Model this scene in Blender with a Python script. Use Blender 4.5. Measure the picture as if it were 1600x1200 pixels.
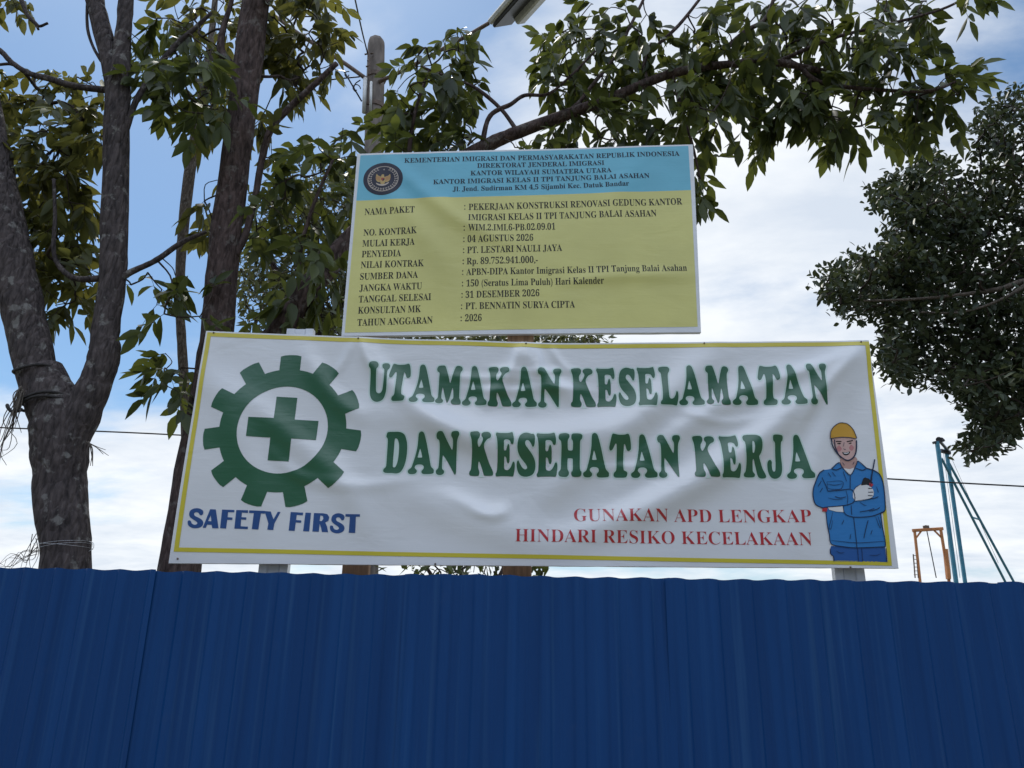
import bpy, bmesh, math, random
import numpy as np
from mathutils import Vector, Matrix, noise as mnoise

for o in list(bpy.data.objects):
    bpy.data.objects.remove(o)
SC = bpy.context.scene
COL = SC.collection

# ------------------------------------------------------------------ camera
EYE = np.array([0.0, 0.0, 1.56])
F = 1200.0                       # focal length in pixels of a 1600 wide picture
_up = np.array([60.0, 3550.0, -F]); _up /= np.linalg.norm(_up)
_y = np.array([0, 0, -1.0]); _y = _y - _up * _y.dot(_up); _y /= np.linalg.norm(_y)
_x = np.cross(_y, _up)
_a = math.radians(-2.0)
_X = _x * math.cos(_a) + _y * math.sin(_a)
_Y = -_x * math.sin(_a) + _y * math.cos(_a)
ROT = np.array([_X, _Y, _up])
cam_d = bpy.data.cameras.new('camera')
cam_d.sensor_width = 36.0
cam_d.lens = 36.0 * F / 1600.0
cam_d.clip_start = 0.05
cam_d.clip_end = 5000
cam = bpy.data.objects.new('camera', cam_d)
COL.objects.link(cam)
M = Matrix.Identity(4)
for i in range(3):
    for j in range(3):
        M[i][j] = ROT[i][j]
    M[i][3] = EYE[i]
cam.matrix_world = M
SC.camera = cam


def ray(px, py):
    return ROT @ np.array([px - 800.0, 600.0 - py, -F])


def W(px, py, D):
    """point at distance D (along world Y) seen at a given spot of the photograph"""
    r = ray(px, py)
    return EYE + r * (D / r[1])


def mpp(px, py, D):
    return D / ray(px, py)[1]     # metres per pixel there


def PL(px, py, D):
    p = W(px, py, D)
    return (p[0], p[2])


# ------------------------------------------------------------------ light
SUN_EL, SUN_AZ = math.radians(58), math.radians(-28)   # azimuth from +Y towards +X
SC.view_settings.view_transform = 'Standard'
SC.view_settings.look = 'None'
SC.view_settings.exposure = 0.12
SC.view_settings.gamma = 1.0
world = bpy.data.worlds.new("World")
SC.world = world
world.use_nodes = True
nt = world.node_tree
nt.nodes.clear()


def N(t, **kw):
    n = nt.nodes.new(t)
    for k, v in kw.items():
        setattr(n, k, v)
    return n


def L(a, b):
    nt.links.new(a, b)


def math_node(op, a, b=None, clamp=False):
    n = N('ShaderNodeMath', operation=op, use_clamp=clamp)
    for i, v in enumerate((a, b)):
        if v is None:
            continue
        if isinstance(v, (int, float)):
            n.inputs[i].default_value = v
        else:
            L(v, n.inputs[i])
    return n.outputs[0]


def build_world():
    sky = N('ShaderNodeTexSky', sky_type='NISHITA')
    sky.sun_disc = False
    sky.sun_elevation = SUN_EL
    sky.sun_rotation = SUN_AZ
    sky.air_density = 1.0
    sky.dust_density = 0.6
    sky.ozone_density = 1.6
    tc = N('ShaderNodeTexCoord')
    d = tc.outputs['Generated']
    nrm = N('ShaderNodeVectorMath', operation='NORMALIZE'); L(d, nrm.inputs[0])
    d = nrm.outputs[0]
    sep = N('ShaderNodeSeparateXYZ'); L(d, sep.inputs[0])
    den = math_node('ADD', math_node('MAXIMUM', sep.outputs[2], 0.0), 0.16)
    px = math_node('DIVIDE', sep.outputs[0], den)
    py = math_node('DIVIDE', sep.outputs[1], den)
    cmb = N('ShaderNodeCombineXYZ'); L(px, cmb.inputs[0]); L(py, cmb.inputs[1])

    def noise(scale, detail, rough, dist, off):
        mp = N('ShaderNodeMapping'); mp.inputs['Location'].default_value = off
        mp.inputs['Rotation'].default_value = (0, 0, 0.5)
        mp.inputs['Scale'].default_value = (1.0, 1.5, 1.0)
        L(cmb.outputs[0], mp.inputs[0])
        n = N('ShaderNodeTexNoise')
        n.inputs['Scale'].default_value = scale
        n.inputs['Detail'].default_value = detail
        n.inputs['Roughness'].default_value = rough
        n.inputs['Distortion'].default_value = dist
        L(mp.outputs[0], n.inputs['Vector'])
        return n.outputs['Fac']
    n1 = noise(0.95, 9, 0.58, 0.35, (3.1, 7.7, 0))
    n2 = noise(2.3, 7, 0.6, 0.2, (11.0, 2.0, 4.0))
    acc = math_node('ADD', math_node('MULTIPLY', math_node('SUBTRACT', n1, 0.5), 1.75), 0.5)
    # where the cloud deck is open (negative) or thick (positive), by direction
    spots = [((60, 380), 26, -0.23), ((330, 420), 18, -0.20), ((480, 60), 20, -0.2), ((700, 60), 12, -0.12), ((60, 60), 16, 0.10), ((1590, 60), 10, -0.15),
             ((1440, 620), 6, -0.22), ((1200, 430), 26, 0.25), ((100, 830), 15, 0.26), ((1500, 820), 14, 0.22),
             ((900, 60), 16, 0.03), ((450, 760), 15, 0.25)]
    for (sx, sy), rad, wt in spots:
        v = ray(sx, sy); v = v / np.linalg.norm(v)
        dt = N('ShaderNodeVectorMath', operation='DOT_PRODUCT'); L(d, dt.inputs[0])
        dt.inputs[1].default_value = tuple(v)
        mr = N('ShaderNodeMapRange', interpolation_type='SMOOTHSTEP')
        mr.inputs['From Min'].default_value = math.cos(math.radians(rad))
        mr.inputs['From Max'].default_value = math.cos(math.radians(rad * 0.15))
        mr.inputs['To Min'].default_value = 0
        mr.inputs['To Max'].default_value = wt
        L(dt.outputs['Value'], mr.inputs['Value'])
        acc = math_node('ADD', acc, mr.outputs[0])
    mr = N('ShaderNodeMapRange', interpolation_type='SMOOTHSTEP')
    mr.inputs['From Min'].default_value = 0.20
    mr.inputs['From Max'].default_value = 0.70
    mr.inputs['To Min'].default_value = 0.02
    mr.inputs['To Max'].default_value = 0.97
    L(acc, mr.inputs['Value'])
    mask = mr.outputs[0]
    cr = N('ShaderNodeValToRGB')
    cr.color_ramp.elements[0].position = 0.3
    cr.color_ramp.elements[0].color = (6.6, 7.3, 8.3, 1)
    cr.color_ramp.elements[1].position = 0.62
    cr.color_ramp.elements[1].color = (9.2, 9.5, 9.8, 1)
    L(n2, cr.inputs[0])
    # hazy blue of the open sky
    gain = N('ShaderNodeVectorMath', operation='MULTIPLY_ADD')
    L(sky.outputs[0], gain.inputs[0])
    gain.inputs[1].default_value = (0.80, 0.94, 1.0)
    gain.inputs[2].default_value = (0.0, 0.30, 0.75)
    mix = N('ShaderNodeMix', data_type='RGBA')
    L(mask, mix.inputs[0]); L(gain.outputs[0], mix.inputs[6]); L(cr.outputs[0], mix.inputs[7])
    # unseen sky behind the camera: graded and tinted to shape front light and glare
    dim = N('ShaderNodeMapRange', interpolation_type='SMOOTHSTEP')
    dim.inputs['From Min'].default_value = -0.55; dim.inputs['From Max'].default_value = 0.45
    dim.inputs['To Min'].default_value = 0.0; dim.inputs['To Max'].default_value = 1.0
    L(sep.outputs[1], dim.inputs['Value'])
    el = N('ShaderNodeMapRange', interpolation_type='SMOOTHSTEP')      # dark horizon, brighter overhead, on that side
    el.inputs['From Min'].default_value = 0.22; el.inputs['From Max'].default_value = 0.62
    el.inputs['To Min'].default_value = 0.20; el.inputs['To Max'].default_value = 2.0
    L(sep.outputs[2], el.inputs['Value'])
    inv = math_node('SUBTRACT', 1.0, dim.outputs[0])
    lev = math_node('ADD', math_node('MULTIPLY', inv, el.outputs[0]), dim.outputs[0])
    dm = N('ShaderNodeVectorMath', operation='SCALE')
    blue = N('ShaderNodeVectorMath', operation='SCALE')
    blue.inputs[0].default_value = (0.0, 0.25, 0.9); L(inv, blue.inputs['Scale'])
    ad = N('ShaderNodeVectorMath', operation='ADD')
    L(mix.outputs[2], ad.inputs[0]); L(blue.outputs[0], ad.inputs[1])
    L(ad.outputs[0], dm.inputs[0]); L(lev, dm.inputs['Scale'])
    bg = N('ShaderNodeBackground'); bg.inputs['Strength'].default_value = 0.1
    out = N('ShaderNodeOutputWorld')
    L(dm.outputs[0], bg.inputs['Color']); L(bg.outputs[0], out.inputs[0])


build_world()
sun_d = bpy.data.lights.new('sun', 'SUN')
sun_d.energy = 2.0
sun_d.angle = math.radians(6)
sun_d.color = (1.0, 0.95, 0.87)
sun = bpy.data.objects.new('sun', sun_d)
COL.objects.link(sun)
sd = Vector((math.sin(SUN_AZ) * math.cos(SUN_EL), math.cos(SUN_AZ) * math.cos(SUN_EL), math.sin(SUN_EL)))
sun.rotation_euler = sd.to_track_quat('Z', 'Y').to_euler()
sun.location = (0, 0, 30)


# ------------------------------------------------------------------ helpers
def tag(o, label=None, cat=None, group=None, kind=None):
    if label: o['label'] = label
    if cat: o['category'] = cat
    if group: o['group'] = group
    if kind: o['kind'] = kind
    return o


def thing(name, label, cat, loc=(0, 0, 0), group=None):
    o = bpy.data.objects.new(name, None)
    o.empty_display_size = 0.1
    COL.objects.link(o)
    o.location = loc
    return tag(o, label, cat, group)


def link(name, me, parent=None):
    o = bpy.data.objects.new(name, me)
    COL.objects.link(o)
    if parent is not None:
        o.parent = parent
        o.matrix_parent_inverse = Matrix.Translation(-Vector(parent.location))
    return o


def mesh_obj(name, verts, faces, mat, parent=None, smooth=False, mats=None, idx=None, normals=None):
    me = bpy.data.meshes.new(name)
    me.from_pydata([tuple(map(float, v)) for v in verts], [], faces)
    for m in (mats or [mat]):
        me.materials.append(m)
    if idx is not None:
        me.polygons.foreach_set('material_index', idx)
    if smooth or normals is not None:
        me.polygons.foreach_set('use_smooth', [True] * len(me.polygons))
    if normals is not None:
        me.normals_split_custom_set_from_vertices([tuple(n) for n in normals])
    me.update()
    return link(name, me, parent)


class MB:
    def __init__(s):
        s.v = []; s.f = []; s.i = []

    def add(s, vs, fs, mi=0):
        b = len(s.v)
        s.v += [tuple(map(float, v)) for v in vs]
        s.f += [tuple(b + k for k in f) for f in fs]
        s.i += [mi] * len(fs)

    def bar(s, a, b, w, h, up=(0, 0, 1), mi=0, bev=0.0):
        """bevelled bar from a to b, w across, h along up"""
        a = Vector(a); b = Vector(b)
        t = (b - a).normalized()
        u = Vector(up)
        x = t.cross(u)
        if x.length < 1e-5:
            x = t.cross(Vector((0, 1, 0)))
        x.normalize(); u = x.cross(t).normalized()
        bv = bev or min(w, h) * 0.12
        prof = [(-w/2+bv, -h/2), (w/2-bv, -h/2), (w/2, -h/2+bv), (w/2, h/2-bv), (w/2-bv, h/2), (-w/2+bv, h/2), (-w/2, h/2-bv), (-w/2, -h/2+bv)]
        vs = [p + x*c + u*d for p in (a, b) for c, d in prof]
        n = len(prof)
        fs = [(i, (i+1) % n, n+(i+1) % n, n+i) for i in range(n)] + [tuple(range(n-1, -1, -1)), tuple(range(n, 2*n))]
        s.add(vs, fs, mi)

    def tube(s, pts, rad, n=8, mi=0, cap=True, wob=0.0, seed=0):
        pts = [Vector(p) for p in pts]
        rad = rad if isinstance(rad, (list, tuple, np.ndarray)) else [rad] * len(pts)
        vs = []; prev = None
        for k, p in enumerate(pts):
            t = (pts[min(k+1, len(pts)-1)] - pts[max(k-1, 0)])
            if t.length < 1e-9: t = Vector((0, 0, 1))
            t.normalize()
            if prev is None:
                x = t.orthogonal().normalized()
            else:
                x = (prev - t * prev.dot(t)).normalized()
            prev = x
            y = t.cross(x)
            for j in range(n):
                a = 2*math.pi*j/n
                dr = x*math.cos(a) + y*math.sin(a)
                r = rad[k]
                if wob:
                    q = p + dr * r
                    r *= 1 + wob * (mnoise.noise(q * (0.45 / max(r, .02)) + Vector((seed, 0, 0))) + 0.5 * mnoise.noise(q * (1.6 / max(r, .02))))
                vs.append(p + dr * r)
        fs = []
        for k in range(len(pts)-1):
            for j in range(n):
                fs.append((k*n+j, k*n+(j+1) % n, (k+1)*n+(j+1) % n, (k+1)*n+j))
        if cap:
            fs.append(tuple(range(n-1, -1, -1)))
            fs.append(tuple((len(pts)-1)*n+j for j in range(n)))
        s.add(vs, fs, mi)

    def build(s, name, mat, parent=None, smooth=False, mats=None):
        return mesh_obj(name, s.v, s.f, mat, parent, smooth, mats, s.i)


def smooth_path(pts, sub=5):
    """catmull-rom through rows of numbers"""
    P = [np.array(p, float) for p in pts]
    P = [2*P[0]-P[1]] + P + [2*P[-1]-P[-2]]
    out = []
    for i in range(1, len(P)-2):
        for k in range(sub):
            t = k/sub
            out.append(0.5*((2*P[i]) + (-P[i-1]+P[i+1])*t + (2*P[i-1]-5*P[i]+4*P[i+1]-P[i+2])*t*t + (-P[i-1]+3*P[i]-3*P[i+1]+P[i+2])*t**3))
    out.append(P[-2])
    return out


def smooth_closed(pts, sub=3):
    P = [np.array(p, float) for p in pts]
    n = len(P); out = []
    for i in range(n):
        a, b, c, d = P[i-1], P[i], P[(i+1) % n], P[(i+2) % n]
        for k in range(sub):
            t = k/sub
            out.append(0.5*((2*b) + (-a+c)*t + (2*a-5*b+4*c-d)*t*t + (-a+3*b-3*c+d)*t**3))
    return out


# ------------------------------------------------------------------ materials
def mat_new(name):
    m = bpy.data.materials.new(name)
    m.use_nodes = True
    return m, m.node_tree, m.node_tree.nodes['Principled BSDF']


def simple(name, col, rough=0.5, metal=0.0, var=0.12, scale=8.0, bump=0.0, bscale=40.0, spec=0.5, stretch=(1, 1, 1), detail=5):
    """principled with noise-varied colour and optional bump"""
    m, t, b = mat_new(name)
    b.inputs['Roughness'].default_value = rough
    b.inputs['Metallic'].default_value = metal
    b.inputs['Specular IOR Level'].default_value = spec
    tc = t.nodes.new('ShaderNodeTexCoord')
    mp = t.nodes.new('ShaderNodeMapping'); mp.inputs['Scale'].default_value = stretch
    t.links.new(tc.outputs['Object'], mp.inputs[0])
    n = t.nodes.new('ShaderNodeTexNoise'); n.inputs['Scale'].default_value = scale; n.inputs['Detail'].default_value = detail
    t.links.new(mp.outputs[0], n.inputs['Vector'])
    cr = t.nodes.new('ShaderNodeValToRGB')
    cr.color_ramp.elements[0].position = 0.3; cr.color_ramp.elements[1].position = 0.7
    cr.color_ramp.elements[0].color = tuple(c*(1-var) for c in col) + (1,)
    cr.color_ramp.elements[1].color = tuple(min(1, c*(1+var)) for c in col) + (1,)
    t.links.new(n.outputs['Fac'], cr.inputs[0]); t.links.new(cr.outputs[0], b.inputs['Base Color'])
    if bump:
        n2 = t.nodes.new('ShaderNodeTexNoise'); n2.inputs['Scale'].default_value = bscale; n2.inputs['Detail'].default_value = 6
        t.links.new(mp.outputs[0], n2.inputs['Vector'])
        bp = t.nodes.new('ShaderNodeBump'); bp.inputs['Strength'].default_value = bump; bp.inputs['Distance'].default_value = 0.01
        t.links.new(n2.outputs['Fac'], bp.inputs['Height']); t.links.new(bp.outputs[0], b.inputs['Normal'])
    return m


def vinyl(name, col, rough=0.24, var=0.03, spec=0.95, bump=0.12):
    """printed vinyl: slight sheen, fine creases and weave"""
    m, t, b = mat_new(name)
    b.inputs['Roughness'].default_value = rough
    b.inputs['Specular IOR Level'].default_value = spec
    tc = t.nodes.new('ShaderNodeTexCoord')
    n0 = t.nodes.new('ShaderNodeTexNoise'); n0.inputs['Scale'].default_value = 3.0; n0.inputs['Detail'].default_value = 6
    t.links.new(tc.outputs['Object'], n0.inputs['Vector'])
    cr = t.nodes.new('ShaderNodeValToRGB')
    cr.color_ramp.elements[0].position = 0.3; cr.color_ramp.elements[1].position = 0.7
    cr.color_ramp.elements[0].color = tuple(c*(1-var) for c in col) + (1,)
    cr.color_ramp.elements[1].color = tuple(min(1, c*(1+var)) for c in col) + (1,)
    t.links.new(n0.outputs['Fac'], cr.inputs[0]); t.links.new(cr.outputs[0], b.inputs['Base Color'])
    mp = t.nodes.new('ShaderNodeMapping'); mp.inputs['Scale'].default_value = (1.0, 1.0, 2.2); mp.inputs['Rotation'].default_value = (0, 0.35, 0)
    t.links.new(tc.outputs['Object'], mp.inputs[0])
    n1 = t.nodes.new('ShaderNodeTexNoise'); n1.inputs['Scale'].default_value = 5.0; n1.inputs['Detail'].default_value = 4; n1.inputs['Distortion'].default_value = 0.6
    t.links.new(mp.outputs[0], n1.inputs['Vector'])
    b1 = t.nodes.new('ShaderNodeBump'); b1.inputs['Strength'].default_value = bump; b1.inputs['Distance'].default_value = 0.02
    t.links.new(n1.outputs['Fac'], b1.inputs['Height'])
    mp2 = t.nodes.new('ShaderNodeMapping'); mp2.inputs['Scale'].default_value = (6, 6, 160)
    t.links.new(tc.outputs['Object'], mp2.inputs[0])
    n2 = t.nodes.new('ShaderNodeTexNoise'); n2.inputs['Scale'].default_value = 1.0; n2.inputs['Detail'].default_value = 2
    t.links.new(mp2.outputs[0], n2.inputs['Vector'])
    b2 = t.nodes.new('ShaderNodeBump'); b2.inputs['Strength'].default_value = 0.12; b2.inputs['Distance'].default_value = 0.002
    t.links.new(n2.outputs['Fac'], b2.inputs['Height']); t.links.new(b1.outputs[0], b2.inputs['Normal'])
    t.links.new(b2.outputs[0], b.inputs['Normal'])
    return m


def bark(name, c0, c1, lichen=0.5, scale=1.0):
    m, t, b = mat_new(name)
    b.inputs['Roughness'].default_value = 0.9
    b.inputs['Specular IOR Level'].default_value = 0.15
    tc = t.nodes.new('ShaderNodeTexCoord')
    mp = t.nodes.new('ShaderNodeMapping'); mp.inputs['Scale'].default_value = (1, 1, 0.28)
    t.links.new(tc.outputs['Object'], mp.inputs[0])
    n1 = t.nodes.new('ShaderNodeTexNoise'); n1.inputs['Scale'].default_value = 30*scale; n1.inputs['Detail'].default_value = 8; n1.inputs['Roughness'].default_value = 0.65
    t.links.new(mp.outputs[0], n1.inputs['Vector'])
    cr = t.nodes.new('ShaderNodeValToRGB')
    cr.color_ramp.elements[0].position = 0.34; cr.color_ramp.elements[1].position = 0.66
    cr.color_ramp.elements[0].color = c0 + (1,); cr.color_ramp.elements[1].color = c1 + (1,)
    t.links.new(n1.outputs['Fac'], cr.inputs[0])
    n2 = t.nodes.new('ShaderNodeTexNoise'); n2.inputs['Scale'].default_value = 11*scale; n2.inputs['Detail'].default_value = 7; n2.inputs['Roughness'].default_value = 0.6
    t.links.new(tc.outputs['Object'], n2.inputs['Vector'])
    c2 = t.nodes.new('ShaderNodeValToRGB')
    c2.color_ramp.elements[0].position = 0.575; c2.color_ramp.elements[1].position = 0.64
    c2.color_ramp.elements[0].color = (0, 0, 0, 1); c2.color_ramp.elements[1].color = (lichen,)*3 + (1,)
    t.links.new(n2.outputs['Fac'], c2.inputs[0])
    mx = t.nodes.new('ShaderNodeMix'); mx.data_type = 'RGBA'
    t.links.new(c2.outputs[0], mx.inputs[0]); t.links.new(cr.outputs[0], mx.inputs[6]); mx.inputs[7].default_value = (0.26, 0.25, 0.23, 1)
    t.links.new(mx.outputs[2], b.inputs['Base Color'])
    v = t.nodes.new('ShaderNodeTexVoronoi'); v.feature = 'DISTANCE_TO_EDGE'; v.inputs['Scale'].default_value = 26*scale
    t.links.new(mp.outputs[0], v.inputs['Vector'])
    mrg = t.nodes.new('ShaderNodeMapRange'); mrg.inputs['From Max'].default_value = 0.25
    t.links.new(v.outputs['Distance'], mrg.inputs['Value'])
    ad = t.nodes.new('ShaderNodeMath'); ad.operation = 'ADD'
    t.links.new(mrg.outputs[0], ad.inputs[0]); t.links.new(n1.outputs['Fac'], ad.inputs[1])
    bp = t.nodes.new('ShaderNodeBump'); bp.inputs['Strength'].default_value = 0.7; bp.inputs['Distance'].default_value = 0.012
    t.links.new(ad.outputs[0], bp.inputs['Height']); t.links.new(bp.outputs[0], b.inputs['Normal'])
    return m


def leafmat(name, dark, light, trans, tfac=0.35, rough=0.42):
    m, t, b = mat_new(name)
    b.inputs['Roughness'].default_value = rough
    b.inputs['Specular IOR Level'].default_value = 0.27
    at = t.nodes.new('ShaderNodeAttribute'); at.attribute_name = 'tint'
    cr = t.nodes.new('ShaderNodeValToRGB')
    cr.color_ramp.elements[0].color = dark + (1,); cr.color_ramp.elements[1].color = light + (1,)
    t.links.new(at.outputs['Fac'], cr.inputs[0]); t.links.new(cr.outputs[0], b.inputs['Base Color'])
    tr = t.nodes.new('ShaderNodeBsdfTranslucent')
    c2 = t.nodes.new('ShaderNodeValToRGB')
    c2.color_ramp.elements[0].color = tuple(0.55*c for c in trans) + (1,); c2.color_ramp.elements[1].color = trans + (1,)
    t.links.new(at.outputs['Fac'], c2.inputs[0]); t.links.new(c2.outputs[0], tr.inputs['Color'])
    mx = t.nodes.new('ShaderNodeMixShader'); mx.inputs[0].default_value = tfac
    t.links.new(b.outputs[0], mx.inputs[1]); t.links.new(tr.outputs[0], mx.inputs[2])
    t.links.new(mx.outputs[0], t.nodes['Material Output'].inputs['Surface'])
    return m


MAT = {}
MAT['white'] = vinyl('banner_white', (0.80, 0.80, 0.81))
MAT['green'] = vinyl('print_green', (0.008, 0.105, 0.040), 0.30)
MAT['yellow'] = vinyl('print_yellow', (0.66, 0.55, 0.03), 0.30)
MAT['navy'] = vinyl('print_navy', (0.005, 0.066, 0.25), 0.30)
MAT['red'] = vinyl('print_red', (0.50, 0.010, 0.018), 0.30)
MAT['pgreen'] = vinyl('print_pale_green', (0.64, 0.76, 0.70))
MAT['sign_white'] = vinyl('sign_white', (0.70, 0.71, 0.73))
MAT['sign_blue'] = vinyl('sign_blue', (0.15, 0.49, 0.63), 0.4, var=0.07, spec=0.55)
MAT['sign_yellow'] = vinyl('sign_yellow', (0.67, 0.625, 0.21), 0.4, var=0.07, spec=0.55)
MAT['ink'] = vinyl('print_ink', (0.012, 0.010, 0.006), 0.5, spec=0.4)
MAT['ink_blue'] = vinyl('print_ink_blue', (0.008, 0.016, 0.035), 0.5, spec=0.4)
for k, c in {'jacket': (0.03, 0.20, 0.50), 'pants': (0.018, 0.10, 0.33), 'skin': (0.62, 0.40, 0.36), 'helmet': (0.62, 0.33, 0.04),
             'line': (0.008, 0.02, 0.06), 'glove': (0.75, 0.74, 0.74), 'black': (0.01, 0.01, 0.012), 'cheek': (0.52, 0.22, 0.22),
             'strap': (0.05, 0.05, 0.06), 'crest_navy': (0.010, 0.010, 0.028), 'cream': (0.55, 0.47, 0.40), 'gold': (0.52, 0.36, 0.13),
             'crest_red': (0.35, 0.05, 0.02), 'neck': (0.5, 0.30, 0.26)}.items():
    MAT[k] = vinyl('print_' + k, c, 0.42, spec=0.4)
MAT['wood'] = simple('post_wood', (0.40, 0.25, 0.16), 0.8, var=0.3, scale=10, bump=0.3, bscale=30, stretch=(6, 6, 0.6), spec=0.2)
MAT['steel'] = simple('galvanised_steel', (0.62, 0.63, 0.65), 0.38, 0.75, var=0.1, scale=14, bump=0.05)
MAT['bark1'] = bark('bark_grey_brown', (0.032, 0.027, 0.027), (0.115, 0.094, 0.090), 0.6)
MAT['bark2'] = bark('bark_red_brown', (0.036, 0.026, 0.024), (0.130, 0.092, 0.083), 0.35)
MAT['bark3'] = bark('bark_pale', (0.07, 0.055, 0.045), (0.20, 0.165, 0.135), 0.4, 1.6)
MAT['twig'] = simple('twig_bark', (0.055, 0.042, 0.035), 0.85, var=0.3, scale=30, spec=0.15)
MAT['leaf'] = leafmat('leaf_green', (0.030, 0.044, 0.020), (0.078, 0.102, 0.034), (0.20, 0.23, 0.04), 0.34)
MAT['leaf_yellow'] = leafmat('leaf_yellow_green', (0.045, 0.056, 0.028), (0.10, 0.115, 0.040), (0.27, 0.255, 0.05), 0.38)
MAT['leaf_back'] = leafmat('leaf_back', (0.038, 0.048, 0.030), (0.09, 0.10, 0.045), (0.18, 0.19, 0.06), 0.32)
MAT['leaf_far'] = leafmat('leaf_far', (0.030, 0.042, 0.026), (0.070, 0.090, 0.045), (0.09, 0.11, 0.04), 0.22, 0.38)
MAT['concrete'] = simple('pole_concrete', (0.20, 0.17, 0.15), 0.9, var=0.35, scale=14, bump=0.3, bscale=50, stretch=(1, 1, 0.35), spec=0.2)
MAT['rust'] = simple('rusty_steel', (0.16, 0.115, 0.09), 0.7, 0.3, var=0.35, scale=25, bump=0.1)
MAT['lampgrey'] = simple('lamp_grey', (0.62, 0.62, 0.60), 0.5, 0.2, var=0.15, scale=20)
MAT['lampdark'] = simple('lamp_dark', (0.03, 0.03, 0.035), 0.4, 0.0, var=0.2, scale=20)
MAT['cable'] = simple('cable_black', (0.02, 0.02, 0.022), 0.6, var=0.2)
MAT['rope'] = simple('rope_dark', (0.03, 0.026, 0.024), 0.9, var=0.3, scale=60, bump=0.4, bscale=120)
MAT['straw'] = simple('dry_vine', (0.12, 0.10, 0.08), 0.9, var=0.35, scale=40)
MAT['rigblue'] = simple('rig_blue_paint', (0.05, 0.21, 0.30), 0.5, 0.1, var=0.2, scale=6)
MAT['rigorange'] = simple('gantry_orange_paint', (0.52, 0.21, 0.075), 0.55, 0.1, var=0.2, scale=6)


def fence_mat():
    m, t, b = mat_new('fence_blue_paint')
    b.inputs['Roughness'].default_value = 0.42
    b.inputs['Specular IOR Level'].default_value = 0.36
    tc = t.nodes.new('ShaderNodeTexCoord')
    mp = t.nodes.new('ShaderNodeMapping'); mp.inputs['Scale'].default_value = (9, 9, 0.5)
    t.links.new(tc.outputs['Object'], mp.inputs[0])
    n = t.nodes.new('ShaderNodeTexNoise'); n.inputs['Scale'].default_value = 1.6; n.inputs['Detail'].default_value = 6
    t.links.new(mp.outputs[0], n.inputs['Vector'])
    cr = t.nodes.new('ShaderNodeValToRGB')
    cr.color_ramp.elements[0].position = 0.35; cr.color_ramp.elements[1].position = 0.7
    cr.color_ramp.elements[0].color = (0.0010, 0.044, 0.168, 1); cr.color_ramp.elements[1].color = (0.0016, 0.056, 0.205, 1)
    t.links.new(n.outputs['Fac'], cr.inputs[0])
    # dust scuffs
    n2 = t.nodes.new('ShaderNodeTexNoise'); n2.inputs['Scale'].default_value = 5.0; n2.inputs['Detail'].default_value = 10; n2.inputs['Roughness'].default_value = 0.75
    t.links.new(tc.outputs['Object'], n2.inputs['Vector'])
    c2 = t.nodes.new('ShaderNodeValToRGB')
    c2.color_ramp.elements[0].position = 0.6; c2.color_ramp.elements[1].position = 0.85
    c2.color_ramp.elements[0].color = (0, 0, 0, 1); c2.color_ramp.elements[1].color = (0.25, 0.25, 0.25, 1)
    t.links.new(n2.outputs['Fac'], c2.inputs[0])
    mx = t.nodes.new('ShaderNodeMix'); mx.data_type = 'RGBA'
    t.links.new(c2.outputs[0], mx.inputs[0]); t.links.new(cr.outputs[0], mx.inputs[6]); mx.inputs[7].default_value = (0.05, 0.09, 0.19, 1)
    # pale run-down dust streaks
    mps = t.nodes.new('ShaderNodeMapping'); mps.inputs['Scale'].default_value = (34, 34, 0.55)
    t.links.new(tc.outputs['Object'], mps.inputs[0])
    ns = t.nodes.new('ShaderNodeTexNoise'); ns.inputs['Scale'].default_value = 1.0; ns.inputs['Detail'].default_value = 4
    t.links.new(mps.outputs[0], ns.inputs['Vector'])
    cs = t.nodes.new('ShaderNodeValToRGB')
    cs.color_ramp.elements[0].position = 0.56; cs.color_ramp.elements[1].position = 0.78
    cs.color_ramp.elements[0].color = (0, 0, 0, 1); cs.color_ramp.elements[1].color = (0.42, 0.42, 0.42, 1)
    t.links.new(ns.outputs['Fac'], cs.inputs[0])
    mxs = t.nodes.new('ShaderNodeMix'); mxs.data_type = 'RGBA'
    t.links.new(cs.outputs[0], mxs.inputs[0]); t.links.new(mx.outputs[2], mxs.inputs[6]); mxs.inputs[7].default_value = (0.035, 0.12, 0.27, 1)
    t.links.new(mxs.outputs[2], b.inputs['Base Color'])
    n3 = t.nodes.new('ShaderNodeTexNoise'); n3.inputs['Scale'].default_value = 2.2; n3.inputs['Detail'].default_value = 3
    t.links.new(mp.outputs[0], n3.inputs['Vector'])
    bp = t.nodes.new('ShaderNodeBump'); bp.inputs['Strength'].default_value = 0.25; bp.inputs['Distance'].default_value = 0.01
    t.links.new(n3.outputs['Fac'], bp.inputs['Height']); t.links.new(bp.outputs[0], b.inputs['Normal'])
    mr = t.nodes.new('ShaderNodeMapRange'); mr.inputs['To Min'].default_value = 0.30; mr.inputs['To Max'].default_value = 0.46
    t.links.new(n.outputs['Fac'], mr.inputs['Value']); t.links.new(mr.outputs[0], b.inputs['Roughness'])
    return m


MAT['fence'] = fence_mat()


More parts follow.
